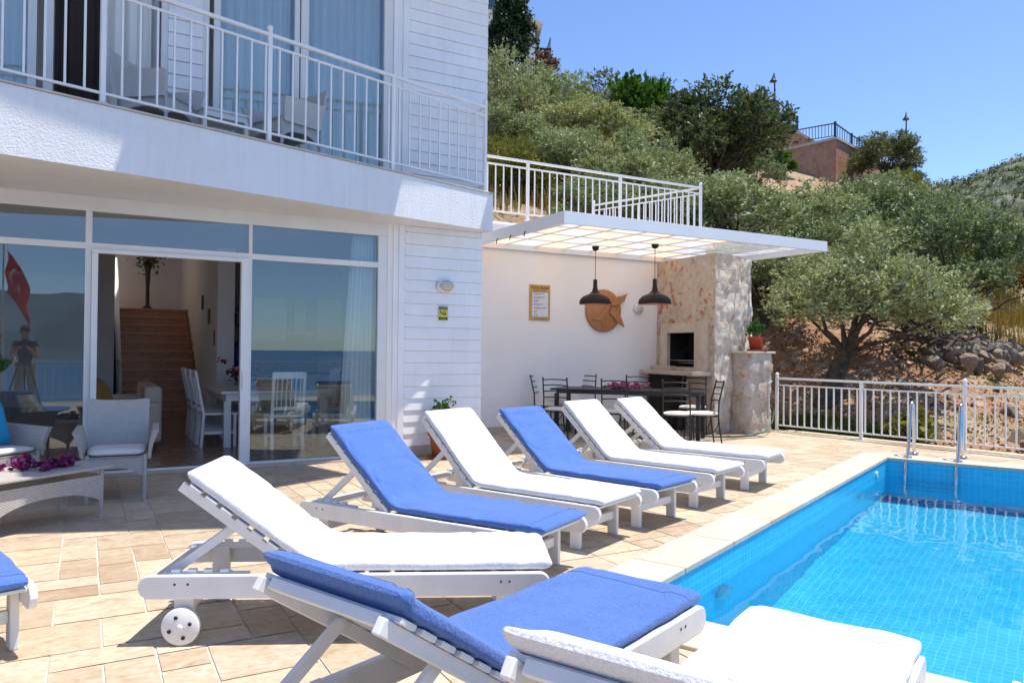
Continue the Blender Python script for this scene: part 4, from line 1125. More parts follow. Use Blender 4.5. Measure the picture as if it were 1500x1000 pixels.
# cut branches heaped against the second olive
t = thing('branch_pile', (16.2, 9.95, ground(16.2, 9.95)+.35), 0, 'heap of dark cut branches under the leaning olive trunk', 'branch pile')
rb = random.Random(9)
mb = MB()
for k in range(150):
    a = rb.uniform(0, 6.28); p = Vector((rb.gauss(0, .8), rb.gauss(0, .5), rb.uniform(.0, .95))); d = Vector((math.cos(a), math.sin(a)*.6, rb.uniform(-.12, .3))); L = rb.uniform(.5, 1.5)
    mb.tube([p-d*L/2, p+Vector((rb.gauss(0,.05), rb.gauss(0,.05), .06)), p+d*L/2], [rb.uniform(.02, .045), .025, .008], 5)
mb.build('branches', M['dead_wood'], t)

# stuff: dry grass, weeds, leaf litter, pebbles
def blades(spots_, n, h, mat, seed, name, wd=.012, bend=.35):
    rg = np.random.default_rng(seed); P = np.array([s[:3] for s in spots_]); S = np.array([s[3] for s in spots_])
    idx = rg.integers(0, len(P), n); b = P[idx] + rg.normal(size=(n,3))*np.array([1,1,0])*S[idx][:,None]*.5
    hh = h*S[idx]*rg.uniform(.5, 1.3, n); th = rg.uniform(0, 6.28, n); dx = np.stack([np.cos(th), np.sin(th), 0*th], 1); per = np.stack([-np.sin(th), np.cos(th), 0*th], 1)
    top = b + dx*(hh*bend*rg.uniform(.2, 1.2, n))[:,None] + np.array([0,0,1])*hh[:,None]
    v = np.stack([b-per*wd, b+per*wd, top], 1).reshape(-1, 3)
    me = bpy.data.meshes.new(name); me.vertices.add(n*3); me.loops.add(n*3); me.polygons.add(n)
    me.vertices.foreach_set('co', v.ravel()); me.loops.foreach_set('vertex_index', np.arange(n*3, dtype=np.int32)); me.polygons.foreach_set('loop_start', np.arange(0, n*3, 3, dtype=np.int32)); me.polygons.foreach_set('loop_total', np.full(n, 3, np.int32))
    me.update(); me.validate(); me.materials.append(mat); o = mesh_obj(name, me); o['kind'] = 'stuff'; return o
rg_ = random.Random(31); sp = []
while len(sp) < 420:
    x, y = rg_.uniform(21, 48), rg_.uniform(9, 24)
    if 13 < math.degrees(math.atan2(y, x)) < 36: sp.append((x, y, ground(x, y)-.02, rg_.uniform(.5, 1.2)))
for _ in range(70):
    x, y = rg_.uniform(6, 13), rg_.uniform(16.3, 20); sp.append((x, y, ground(x, y)-.02, rg_.uniform(.4, .8)))
blades(sp, 26000, .75, M['dry_grass'], 4, 'dry_grass', .016)
sp = []
for _ in range(90):
    x = rg_.uniform(11.1, 12.6); y = rg_.uniform(8.3, 10.4); sp.append((x, y, ground(x, y)-.01, rg_.uniform(.25, .5)))
blades(sp, 9000, .30, M['lawn'], 5, 'green_grass', .006, .5)
sp = []
for _ in range(70):
    x = rg_.uniform(11.6, 20); y = rg_.uniform(4.5, 15); sp.append((x, y, ground(x, y)-.01, rg_.uniform(.2, .5)))
blades(sp, 4200, .35, M['dry_grass'], 6, 'weeds', .008, .6)
rg = np.random.default_rng(8); n = 16000; x = rg.uniform(11.2, 24, n); y = rg.uniform(2, 17, n)
z = np.array([ground(a, b) for a, b in zip(x, y)])+.015
o = mesh_obj('leaf_litter', leaf_mesh('leaf_litter', np.stack([x, y, z], 1), .075, M['rust_leaf'], 12, 1.7, 0)); o['kind'] = 'stuff'
# low leafy weed just outside the fence and a rust coloured bush far right
rg = np.random.default_rng(91); lb = lobes(rg, 8, .45, .35, .12)
t = thing('leafy_weed', (12.3, 7.9, ground(12.3, 7.9)), 0, 'low leafy weed growing outside the pool fence', 'plant'); mesh_obj('leaves', leaf_mesh('leaves', fill(rg, lb, 16, 8, .08), .11, M['yellow_green'], 92, 1.4), t)
rg = np.random.default_rng(93); lb = lobes(rg, 12, 1.6, 1.8, .9)
t = thing('rust_bush', (38.0, 19.6, ground(38, 19.6)), 0, 'rust brown bush at the right edge below the far hill', 'shrub'); mesh_obj('leaves', leaf_mesh('leaves', fill(rg, lb, 36, 10, .2), .2, M['rust_leaf'], 94, 1.8), t)
# ------------------------------------------------------------------ railings
def railing(name, pts, posts, h, lab, cat='railing', n_per=.125, ball=True, lowgap=.10, top2=.115, slope=None, pw=.045, group=None, bal=.018):
    """pts: polyline of base points; posts: list of (segment, t, ball)"""
    t = thing(name, (0,0,0), 0, lab, cat, group); up = Vector((0,0,1)); balm = None
    for a, b in zip(pts[:-1], pts[1:]):
        p, q = Vector(a), Vector(b); L = (q-p).length
        for z, w_, nm in ((h, .042, 'top_rail'), (h-top2, .028, 'middle_rail'), (lowgap, .028, 'bottom_rail')):
            mb = MB(); mb.bar(p+up*z, q+up*z, w_*1.15, w_*.85); mb.build(nm, M['white_metal'], t, bevel=.004)
        n = max(1, round(L/n_per)); hh = h-top2-lowgap
        if balm is None or abs(balm[1]-hh) > 1e-4:
            mb = MB(); mb.box((-bal/2, -bal/2, 0), (bal/2, bal/2, hh)); o = mb.build('baluster', M['white_metal'], t); balm = (o.data, hh); o.location = p.lerp(q, 1/n)+up*lowgap; st_ = 2; o.rotation_euler = (0, 0, math.atan2((q-p).y, (q-p).x))
        else: st_ = 1
        for k in range(st_, n):
            o = mesh_obj('baluster', balm[0], t); o.location = p.lerp(q, k/n)+up*lowgap; o.rotation_euler = (0, 0, math.atan2((q-p).y, (q-p).x))
    for s_, tt, bl in posts:
        p = Vector(pts[s_]).lerp(Vector(pts[s_+1]), tt); mb = MB(); a = math.atan2((Vector(pts[s_+1])-Vector(pts[s_])).y, (Vector(pts[s_+1])-Vector(pts[s_])).x)
        mt = Matrix.Translation(p) @ Matrix.Rotation(a, 4, 'Z'); mb.box((-pw/2, -pw/2, -.01), (pw/2, pw/2, h+(.05 if bl else -.01)), mt)
        mb.box((-pw*.9, -pw*.9, -.005), (pw*.9, pw*.9, .012), mt)
        if bl: mb.ball(p+up*(h+.075), .034)
        mb.build('post', M['white_metal'], t, bevel=.003)
    return t
def sp3(x, dz=.022): v = slab_pt(x); return (v.x-.04*S_D.y*-1, v.y+.055, slope_top(x)+dz)
railing('balcony_railing', [sp3(-3.4), sp3(4.66), (4.70, FY-.01, slope_top(4.7)+.022)], [(0, .0, True), (0, (.091-1.55+3.4)/8.06, True), (0, (.091+3.4)/8.06, False), (0, (1.66+3.4)/8.06, True), (0, (3.20+3.4)/8.06, False), (0, 1.0, True)], 1.15, 'white balcony railing of the villa, running down towards the corner post', n_per=.158)
railing('terrace_railing', [(4.85, 11.12, 3.60), (10.47, 11.12, 3.60), (9.75, 13.7, 3.60)], [(0, .30, False), (0, .65, False), (0, 1.0, True), (1, 1.0, True)], 1.0, 'white railing of the raised terrace above the pergola', n_per=.152)
fy = lambda y: (fence_x(y), y, .0)
railing('pool_fence', [fy(9.50), fy(6.38), fy(3.2), fy(.1), fy(-3.1)], [(0, 0, True), (0, .5, False), (1, 0, True), (1, .5, False), (2, 0, True), (2, .5, False), (3, 0, True), (3, 1, True)], .93, 'white pool fence with ball topped posts on the far side of the deck', 'fence', n_per=.135, bal=.02)
railing('sea_railing', [(-5.0, -3.15, 0), (-1.5, -3.15, 0), (3, -3.15, 0), (7, -3.15, 0), (fence_x(-3.1)-.1, -3.15, 0)], [(0, .0, True), (1, 0, True), (2, 0, True), (3, 0, True)], 1.0, 'white railing at the seaward edge of the deck, seen mirrored in the glass', 'fence', n_per=.16)
# raised terrace behind the dining wall
mb = MB(); mb.prism([(4.85, 11.36), (9.5, 11.36), (10.55, 11.05), (9.8, 13.9), (4.85, 13.9)], -.4, 3.58); 
o = mb.build('raised_terrace', M['warm_plaster']); tag(o, 'raised terrace block carrying the white railing behind the dining wall', 'terrace')

# ------------------------------------------------------------------ dining corner: wall, pergola, barbecue
BW = 11.15
dw = thing('dining_wall', (0,0,0), 0, 'smooth cream wall behind the iron dining table', 'wall')
mb = MB(); mb.box((WX+.004, BW, 0), (9.72, BW+.2, 3.50)); mb.build('wall', M['warm_plaster'], dw)
mb = MB(); mb.box((WX+.02, BW-.02, .0), (9.42, BW-.001, .11)); mb.build('skirting', M['cream_stone'], dw, bevel=.003)
PG = thing('pergola', (0,0,0), 0, 'white pergola with a grid of translucent roof panels over the dining table', 'pergola')
px0, px1, py0, py1, pz = 5.50, 10.73, 8.40, BW-.002, 3.08
mb = MB()
mb.box((px0, py0, pz), (px1, py0+.05, pz+.165)); mb.box((px0, py0+.051, pz), (px0+.05, py1, pz+.165)); mb.box((px1-.05, py0+.051, pz), (px1, py1, pz+.165)); mb.build('fascia', M['pergola'], PG, bevel=.004)
mb = MB(); mb.box((px0+.051, py1-.06, pz+.0), (px1-.051, py1, pz+.10)); mb.build('wall_plate', M['pergola'], PG, bevel=.003)
NXp, NYp = 9, 4
for i in range(1, NXp):
    x = px0+.05+(px1-px0-.1)*i/NXp; mb = MB(); mb.box((x-.016, py0+.052, pz+.078), (x+.016, py1-.061, pz+.095)); mb.build('rafter', M['pergola'], PG)
for j in range(1, NYp):
    y = py0+.05+(py1-py0-.11)*j/NYp; mb = MB(); mb.box((px0+.052, y-.016, pz+.080), (px1-.052, y+.016, pz+.094)); mb.build('purlin', M['pergola'], PG)
M['roof_panel_white'] = cloth_sheer('roof_panel_white', (.88, .87, .86), .42)
M['clear_panel'] = cloth_sheer('clear_panel', (.9, .85, .8), .7)
_nt = M['clear_panel'].node_tree; _o = _nt.nodes['Material Output']; _s = _o.inputs[0].links[0].from_socket; _t = N(_nt, 'ShaderNodeBsdfTransparent'); _m = N(_nt, 'ShaderNodeMixShader'); _m.inputs[0].default_value = .72; _nt.links.new(_s, _m.inputs[1]); _nt.links.new(_t.outputs[0], _m.inputs[2]); _nt.links.new(_m.outputs[0], _o.inputs[0])
for i in range(NXp):
    for j in range(NYp):
        x0 = px0+.05+(px1-px0-.1)*i/NXp; x1 = px0+.05+(px1-px0-.1)*(i+1)/NXp; y0 = py0+.05+(py1-py0-.11)*j/NYp; y1 = py0+.05+(py1-py0-.11)*(j+1)/NYp
        mb = MB(); mb.add([(x0,y0,pz+.096),(x1-.001,y0,pz+.096),(x1-.001,y1-.001,pz+.096),(x0,y1-.001,pz+.096)], [(0,1,2,3)]); mb.build('roof_panel', M['clear_panel'] if x1 > 9.3 and j < 3 else (M['roof_panel'] if (i+j) % 2 else M['roof_panel_white']), PG)
mb = MB()
for k in range(3): 
    y = py0+1.0+.42*k; mb.tube([(px0-.01, y, pz+.02), (px0-.03, y, pz-.03), (px0-.01, y+.03, pz-.05), (px0-.0, y+.05, pz-.02)], .008, 6)
mb.build('hook', M['black_metal'], PG)
# barbecue chimney of rough stone
CH = thing('stone_barbecue', (0,0,0), 0, 'stone barbecue chimney with a square firebox and a lit rough right flank', 'barbecue')
A_, B__ = Vector((9.28, 9.50)), Vector((9.42, BW+.02))
dAB = (B__-A_).normalized(); nAB = Vector((-dAB.y, dAB.x))           # towards the table
def chim_outline(z):
    k = z/3.07; w_ = 1.10 - .14*k - .10*math.sin(k*3)*0 ; bul = .07*math.sin(min(1, k*1.2)*2.6)
    e = 1.45 - .10*k + bul*.6
    return [A_, Vector((A_.x+e*.52, A_.y+e*.13-bul)), Vector((A_.x+e*.95, A_.y+e*.31)), Vector((A_.x+e*.9, A_.y+1.2)), Vector((9.9, BW+.25)), Vector((B__.x, BW+.02))]
def rough_ring(z, nper=26, amp=.028):
    o = chim_outline(z); out = []
    for i in range(len(o)):
        p, q = o[i], o[(i+1) % len(o)]
        for k in range(nper):
            c = p.lerp(q, k/nper); a = amp if i in (0, 1, 2, 3) else .004
            n = Vector((q.y-p.y, -(q.x-p.x))).normalized()
            d = a*1.5*mnoise.fractal((c.x*4, c.y*4, z*4), .7, 2.1, 5)
            if k == 0: d = .0
            c = c + n*d; out.append((c.x, c.y, z))
    return out
mb = MB(); mb.grid([rough_ring(3.075*i/70) for i in range(71)], True, True)
# smooth table face toned darker for its shade, rough weathered flank paler for sun
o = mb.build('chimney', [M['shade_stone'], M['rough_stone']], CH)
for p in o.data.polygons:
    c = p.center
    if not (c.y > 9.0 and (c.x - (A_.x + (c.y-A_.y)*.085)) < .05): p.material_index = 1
bm = bmesh.new(); bm.from_mesh(o.data)
def in_open(c):
    s_ = (Vector((c.x, c.y))-A_).dot(dAB); q = (Vector((c.x, c.y))-A_).dot(nAB)
    return abs(q) < .06 and .44 < s_ < 1.29 and 1.09 < c.z < 1.75
bmesh.ops.delete(bm, geom=[p for p in bm.faces if in_open(p.calc_center_median())], context='FACES'); bm.to_mesh(o.data); bm.free()
def ab(s_, out, z): v = A_ + dAB*s_ + nAB*out; return (v.x, v.y, z)
def abox(s0, s1, o0, o1, z0, z1):
    mb.add([ab(s0,o0,z0), ab(s1,o0,z0), ab(s1,o1,z0), ab(s0,o1,z0), ab(s0,o0,z1), ab(s1,o0,z1), ab(s1,o1,z1), ab(s0,o1,z1)], [(0,3,2,1),(4,5,6,7),(0,1,5,4),(1,2,6,5),(2,3,7,6),(3,0,4,7)])
mb = MB(); abox(.14, .47, -.02, .06, 1.04, 1.90); abox(1.26, 1.46, -.02, .06, 1.04, 1.90); abox(.471, 1.259, -.02, .06, 1.73, 1.90); mb.build('surround', M['cream_stone'], CH, bevel=.006)
mb = MB(); abox(.40, 1.33, -.50, -.46, 1.0, 1.80); abox(.40, .44, -.459, -.005, 1.0, 1.8); abox(1.29, 1.33, -.459, -.005, 1.0, 1.8); abox(.441, 1.289, -.459, -.005, 1.02, 1.06); abox(.441, 1.289, -.459, -.005, 1.76, 1.80); mb.build('firebox', M['firebox'], CH)
mb = MB(); abox(.471, 1.259, -.3, .06, 1.061, 1.115); mb.build('hearth', M['shelf_stone'], CH)
mb = MB()
for k in range(9): z = 1.24; s_ = .52+.085*k; mb.tube([ab(s_, -.30, z), ab(s_, -.02, z-.008)], .005, 5)
mb.tube([ab(.45, -.02, 1.235), ab(1.28, -.02, 1.235)], .007, 5); mb.tube([ab(.45, -.12, 1.19), ab(1.28, -.12, 1.19)], .007, 5); mb.tube([ab(.45, -.30, 1.235), ab(1.28, -.30, 1.235)], .006, 5); mb.build('grill', M['steel'], CH)
mb = MB(); abox(.06, 1.60, .0, .42, .985, 1.055); mb.build('shelf', M['shelf_stone'], CH, bevel=.008)
mb = MB(); abox(1.0, 1.62, .03, .16, 1.056, 1.13); mb.build('shelf', M['shelf_stone'], CH, bevel=.008)
mb = MB(); abox(.75, 1.5, .0, .30, .0, .98); mb.build('wood_store', M['firebox'], CH)
# low pillar beside the chimney
PI_ = thing('stone_pillar', (10.10, 9.44, 0), 0, 'low rough stone pillar beside the chimney with a flowerpot on top', 'pillar')
ring = []
for i in range(40):
    z = 1.37*i/39; row = []
    for k in range(60):
        th = 2*math.pi*k/60; cx_, sx_ = math.cos(th), math.sin(th)
        x = math.copysign(abs(cx_)**.45, cx_)*.33; y = math.copysign(abs(sx_)**.45, sx_)*.21
        d = .04*mnoise.fractal((x*4+7, y*4, z*4), .7, 2.1, 5)*min(1, (1.37-z)*8+.2)
        L = math.hypot(x, y); row.append((x*(1+d/L), y*(1+d/L), z))
    ring.append(row)
mb = MB(); mb.grid(ring, True, True); mb.add(ring[-1], [tuple(range(60))]); mb.build('shaft', M['pillar_stone'], PI_)
mb = MB(); mb.box((-.345, -.23, 1.372), (.345, .23, 1.41)); mb.build('cap', M['cream_stone'], PI_, bevel=.012)
def flower_pot(name, loc, r, h, mat, lab, plant_h, seed, leafm='pot_leaf', saucer=True, rim=True, leaf=.045, nl=8, flowers=None):
    t = thing(name, loc, 0, lab, 'flowerpot')
    mb = MB(); z0 = .015
    mb.lathe([(0, z0), (r*.72, z0), (r*.95, z0+h*.82), (r*1.06, z0+h*.82), (r*1.06, z0+h), (r*.94, z0+h), (r*.92, z0+h*.85)], 28); mb.build('pot', mat, t)
    mb = MB(); mb.lathe([(0, z0+h*.86), (r*.92, z0+h*.86)], 24); mb.build('soil', M['dark_soil'], t)
    if saucer: mb = MB(); mb.lathe([(0, .0), (r*.95, 0), (r*1.15, .035), (r*1.1, .035), (r*.9, .012), (0, .012)], 28); mb.build('saucer', mat, t)
    rg = np.random.default_rng(seed); lb = [(x, y, z+h+.02, q) for x, y, z, q in lobes(rg, nl, r*1.25, plant_h, plant_h*.35)]
    mesh_obj('plant', leaf_mesh('plant', fill(rg, lb, 12, 7, .035), leaf, M[leafm], seed, 1.5), t)
    if flowers: mesh_obj('blossom', leaf_mesh('blossom', fill(rg, lb[:3], 4, 4, .02), leaf*.8, M[flowers], seed+3, 1.2), t)
    return t
flower_pot('flowerpot', (10.20, 9.44, 1.411), .135, .24, M['red_pot'], 'red flowerpot standing on the stone pillar', .18, 61)
flower_pot('flowerpot', (4.02, 8.92, 0), .19, .34, M['terracotta'], 'terracotta flowerpot on the deck against the white boards of the villa', .30, 62, flowers='bougainvillea', leaf=.05, nl=9)
# tap pipe and garden hose
t = thing('garden_tap', (10.22, 9.18, 0), 0, 'grey pipe with a tap on the front of the stone pillar', 'tap')
mb = MB(); mb.tube([(0, 0, .25), (0, 0, .86), (.02, -.0, .92)], .016, 8); mb.tube([(-.10, 0, .90), (-.02, -.02, .86), (.08, -.01, .90)], .014, 8); mb.build('pipe', M['grey_pipe'], t)
mb = MB(); mb.tube([(-.02, -.01, .9), (-.28, .04, 1.10), (-.55, .12, 1.55), (-.68, .13, 1.85)], .006, 6); mb.build('cable', M['grey_pipe'], t)
mb = MB(); mb.tube([(10.32, 9.13, .42), (10.22, 9.08, .22), (9.98, 9.02, .06), (9.6, 8.98, .018), (9.3, 9.02, .016), (9.0, 9.12, .016), (8.8, 9.3, .016)], .014, 8); tag(mb.build('garden_hose', M['rubber_hose']), 'green garden hose curling from the stone pillar across the deck', 'hose')

# pendant lamps
def pendant(x, y, drop, lab):
    t = thing('pendant_lamp', (x, y, pz+.044), 0, lab, 'pendant lamp', 'black pendant lamps under the pergola')
    mb = MB(); mb.lathe([(0, .001), (.062, 0), (.060, -.02), (.045, -.06), (.012, -.075), (0, -.075)], 20); mb.build('ceiling_rose', M['lamp_black'], t)
    mb = MB(); mb.tube([(0,0,-.07), (0,0,-drop)], .005, 6); mb.build('cord', M['lamp_black'], t)
    z = -drop; mb = MB(); mb.lathe([(.0, z+.01), (.034, z+.01), (.036, z-.12), (.055, z-.19), (.11, z-.235), (.20, z-.27), (.255, z-.33), (.265, z-.385), (.262, z-.40), (.255, z-.40)], 36); mb.build('shade', M['lamp_black'], t)
    mb = MB(); mb.lathe([(.255, z-.40), (.245, z-.335), (.19, z-.28), (.05, z-.20), (0, z-.2)], 36); mb.build('shade_lining', M['copper'], t)
pendant(7.36, 10.28, .56, 'black pendant lamp hanging in front of the round wooden board')
pendant(8.00, 9.53, .57, 'black pendant lamp hanging nearest the stone chimney')
# round wooden wall board with carved fins
t = thing('wooden_wall_board', (8.15, BW-.004, 2.115), 0, 'round orange brown wooden board with two carved fins on the cream wall', 'wall board')
rx = Matrix.Rotation(R(90), 4, 'X')
mb = MB(); mb.lathe([(0, .0), (.385, 0), (.385, .04), (.37, .05), (0, .05)], 48, mat=rx); mb.build('disc', M['pine_wood'], t, bevel=0)
mb = MB(); mb.prism([(.10,-.04),(.18,-.10),(.27,-.20),(.33,-.22),(.44,-.29),(.41,-.22),(.37,-.14),(.33,-.07),(.24,.02),(.16,.09)], .045, .085, rx)
mb.prism([(.13,.10),(.22,.21),(.30,.27),(.37,.28),(.53,.33),(.47,.27),(.44,.19),(.36,.13),(.24,.10)], .045, .075, rx); mb.build('fin', M['pine_wood'], t, bevel=.006)
mb = MB(); mb.prism([(-.30,-.16),(-.12,-.19),(.03,-.08),(.10,.05),(.08,.16),(.02,.05),(-.08,-.06),(-.18,-.13)], .052, .078, rx); mb.build('wedge', M['pine_wood'], t, bevel=.008)
# wall lamps
def bulkhead(name, loc, r, lab, oval=False):
    t = thing(name, (loc[0], loc[1]-.008, loc[2]), 0, lab, 'wall lamp', 'round wall lamps'); S = Matrix.Rotation(R(90), 4, 'X') @ (Matrix.Diagonal((1, .72, 1, 1)) if oval else Matrix.Identity(4))
    mb = MB(); mb.lathe([(0, 0), (r, 0), (r, .03), (r*.93, .055), (r*.78, .06)], 32, mat=S); mb.build('housing', M['pvc'], t)
    mb = MB(); mb.lathe([(r*.78, .055), (r*.6, .085), (r*.3, .10), (0, .105)], 28, mat=S); mb.build('lens', M['lamp_glass'], t)
    mb = MB()
    for q in (-.35, 0, .35):
        k = math.sqrt(1-q*q)*.8; mb.tube([(-r*k, -.058, r*q*(.72 if oval else 1)), (-r*k*.5, -.10, r*q*(.72 if oval else 1)), (r*k*.5, -.10, r*q*(.72 if oval else 1)), (r*k, -.058, r*q*(.72 if oval else 1))], .006, 5)
    mb.build('guard', M['pvc'], t)
bulkhead('wall_lamp', (4.175, FY-.012, 2.235), .128, 'oval wall lamp on the white boards above the small yellow sign', True)
bulkhead('wall_lamp', (8.95, BW-.001, 2.18), .10, 'round wall lamp on the cream wall beside the chimney')

# ------------------------------------------------------------------ signs
def text(body, size, loc, mat, parent, name='lettering', align='LEFT', ext=.0008, bold=0):
    cu = bpy.data.curves.new(name, 'FONT'); cu.body = body; cu.size = size; cu.align_x = align; cu.extrude = ext; cu.offset = bold
    o = bpy.data.objects.new(name, cu); COL.objects.link(o); o.data.materials.append(mat)
    dg = bpy.context.evaluated_depsgraph_get(); me = bpy.data.meshes.new_from_object(o.evaluated_get(dg)); me.name = name
    COL.objects.unlink(o); bpy.data.objects.remove(o)
    o = bpy.data.objects.new(name, me); COL.objects.link(o); o.parent = parent; o.location = loc; o.rotation_euler = (R(90), 0, 0); return o
t = thing('pool_rules_sign', (6.81, BW-.001, 2.21), 0, 'yellow framed POOL RULES sign on the cream wall', 'sign')
mb = MB(); mb.box((-.21, -.012, -.31), (.21, 0, .31)); mb.build('board', M['sign_yellow'], t, bevel=.002)
mb = MB(); mb.box((-.175, -.0145, -.255), (.175, -.0121, .185)); mb.build('panel_outline', M['ink'], t)
mb = MB(); mb.box((-.168, -.0165, -.248), (.168, -.0146, .178)); mb.build('panel', M['sign_white'], t)
text('POOL RULES', .062, (0, -.013, .235), M['ink'], t, align='CENTER', bold=.0012)
text('SWIMMING AT OWN RISK', .021, (0, -.013, .203), M['ink'], t, align='CENTER')
rules = [('NO DIVING IN THE POOL', 'in shallow water'), ('WATCH YOUR CHILDREN', 'at all times please'), ('NO GLASS', 'near the pool'), ('SHOWER BEFORE USE', 'before swimming'), ('NO RUNNING ON THE DECK', 'it may be slippery'), ('NO PETS', 'thank you'), ('NO FOOD', 'in the water')]
for k, (a, b) in enumerate(rules):
    z = .148-.061*k; text(str(k+1), .034, (-.158, -.0172, z-.012), M['red_ink'], t, bold=.0006); text(a, .0185, (-.122, -.0172, z), M['ink'], t, bold=.0006); text(b, .0165, (-.122, -.0172, z-.022), M['red_ink'], t)
text('PLEASE OBEY THE RULES', .021, (0, -.013, -.290), M['ink'], t, align='CENTER')
t = thing('caution_sign', (4.152, FY-.026, 1.872), 0, 'small yellow and black slip warning sign under the oval lamp', 'sign')
mb = MB(); mb.box((-.063, -.006, -.088), (.063, 0, .088)); mb.build('board', M['sign_lime'], t)
mb = MB(); mb.box((-.063, -.0075, .054), (.063, -.0061, .088)); mb.box((-.063, -.0075, -.088), (.063, -.0061, -.052)); mb.build('black_band', M['ink'], t)
text('CAUTION', .024, (0, -.0078, .063), M['sign_lime'], t, align='CENTER', bold=.0004); text('SLIPPERY', .022, (0, -.0078, -.078), M['sign_lime'], t, align='CENTER', bold=.0004)
mb = MB(); y = -.0066
for p, q, w_ in (((-.028,.008),(.012,-.018),.011), ((.012,-.018),(.034,.012),.009), ((.012,-.018),(.045,-.002),.008), ((-.02,.004),(-.045,-.008),.006), ((-.006,-.008),(.008,.028),.006), ((.008,.028),(.03,.036),.006)):
    mb.bar((p[0], y, p[1]), (q[0], y, q[1]), w_, .0016, (0,1,0))
mb.ball((-.036, y, .022), .011, 10, 6, (1,.1,1)); mb.build('falling_figure', M['ink'], t)
# ------------------------------------------------------------------ iron dining set
def iron_chair(label, cushion):
    t = thing('iron_chair', (0,0,0), 0, label, 'chair', 'black iron chairs round the dining table')   # faces +x
    bm_ = M['black_metal']
    for s_ in (-1, 1):
        y = s_*.20
        mb = MB(); mb.tube([(-.25, y*1.05, 0), (-.21, y, .25), (-.19, y, .44), (-.20, y*.98, .66), (-.27, y*.96, .95)], .0115, 8); mb.ball((-.272, y*.96, .962), .016, 8, 6); mb.build('back_post', bm_, t)
        mb = MB(); mb.tube([(.22, y*1.08, 0), (.20, y, .25), (.20, y, .44)], .0115, 8); mb.build('leg', bm_, t)
        mb = MB(); mb.tube([(-.20+.20+.19*math.cos(a), y, .26-.19*math.sin(a)+.10) for a in [math.pi*k/12 for k in range(13)]], .007, 6); mb.build('hoop', bm_, t)
    for k, (z, x) in enumerate(((.66, -.20), (.755, -.223), (.85, -.247), (.935, -.268))):
        mb = MB(); mb.tube([(x, -.192, z), (x-.022, -.09, z+.010), (x-.026, 0, z+.013), (x-.022, .09, z+.010), (x, .192, z)], .009, 7); mb.build('back_rail', bm_, t)
    mb = MB(); mb.tube([(-.19,-.20,.44), (.20,-.20,.44), (.20,.20,.44), (-.19,.20,.44), (-.19,-.20,.44)], .011, 7)
    mb.tube([(0,-.20,.18), (0,0,.23), (0,.20,.18)], .007, 6); mb.build('seat_frame', bm_, t)
    mb = MB(); G = []
    for i in range(13):
        row = []
        for j in range(24):
            a = 2*math.pi*j/24; q = i/12*math.pi; rr1 = math.sin(q)**.35 if 0 < i < 12 else 0
            x = math.copysign(abs(math.cos(a))**.45, math.cos(a))*.215*rr1; y = math.copysign(abs(math.sin(a))**.45, math.sin(a))*.215*rr1
            row.append((x, y, .475-math.cos(q)*.026))
        G.append(row)
    mb.grid(G, True, True); mb.build('seat_cushion', M[cushion], t)
    return t
TA = Vector((8.50, 8.85)); TB = Vector((6.90, 10.70)); td = (TB-TA).normalized(); tn = Vector((-td.y, td.x)); TL = (TB-TA).length
tt = thing('iron_table', (*((TA+TB)/2), 0), math.atan2(td.y, td.x), 'long black iron dining table in the corner by the barbecue', 'table')
mb = MB(); mb.box((-TL/2, -.42, .752), (TL/2, .42, .778)); mb.build('tabletop', M['black_metal'], tt, bevel=.006)
mb = MB(); mb.box((-TL/2+.09, -.36, .70), (TL/2-.09, .36, .751)); mb.build('apron', M['black_metal'], tt)
for a in (-1, 0, 1):
    for b in (-1, 1):
        if a == 0: continue
        mb = MB(); mb.box((a*(TL/2-.10)-.032, b*.36-.032, 0), (a*(TL/2-.10)+.032, b*.36+.032, .70)); mb.build('leg', M['black_metal'], tt, bevel=.003)
def at(s_, o): v = TA + td*s_ + tn*o; return v.x, v.y
base = iron_chair('', 'cushion_white'); first = True
hd = math.atan2(td.y, td.x)
seats = [ # along, across, facing offset, label
 (-.42, -.02, 0, 'near end iron chair beside the stone chimney, its grey seat plain to see'),
 (TL+.18, -.12, math.pi, 'iron chair at the far end of the table, against the cream wall'),
 (TL-.25, .72, -math.pi/2, 'iron chair on the villa side of the table, closest to the far end'),
 (TL*.52, .72, -math.pi/2, 'iron chair on the villa side of the table, at its middle'),
 (.35, .74, -math.pi/2, 'iron chair on the villa side of the table, behind the white loungers'),
 (TL-.25, -.66, math.pi/2, 'iron chair on the chimney side of the table, behind the flowers'),
 (TL*.52, -.68, math.pi/2, 'iron chair on the chimney side of the table, at its middle'),
 (.30, -.68, math.pi/2, 'iron chair on the chimney side of the table, in front of the wood store')]
for i, (s_, o_, da, lab) in enumerate(seats):
    c = base if i == 0 else copy_tree(base)
    place(c, (*at(s_, o_), 0), hd+da, lab)
    if i == 0: place(c, (8.08, 8.52, 0), R(152))
rg = np.random.default_rng(101)
def flowers(name, loc, n, rx_, ry_, h, mat, lab, seed, leaf=.05, cat='flowers', green=0):
    rg = np.random.default_rng(seed); c = []
    for _ in range(n):
        p = np.array([rg.normal()*rx_*.5, rg.normal()*ry_*.5, abs(rg.normal())*h*.45+.015]); c.append(p + rg.normal(size=(10,3))*leaf*.45*np.array([1,1,.7]))
    t = thing(name, loc, 0, lab, cat); mesh_obj('petals', leaf_mesh('petals', np.concatenate(c), leaf, M[mat], seed, 1.25, .1), t)
    if green:
        cc = np.concatenate([np.array([rg.normal()*rx_*.5, rg.normal()*ry_*.5, h*.2]) + rg.normal(size=(6,3))*leaf*.6 for _ in range(green)]); mesh_obj('leaves', leaf_mesh('leaves', cc, leaf*1.2, M['pot_leaf'], seed+1, 1.8), t)
    return t
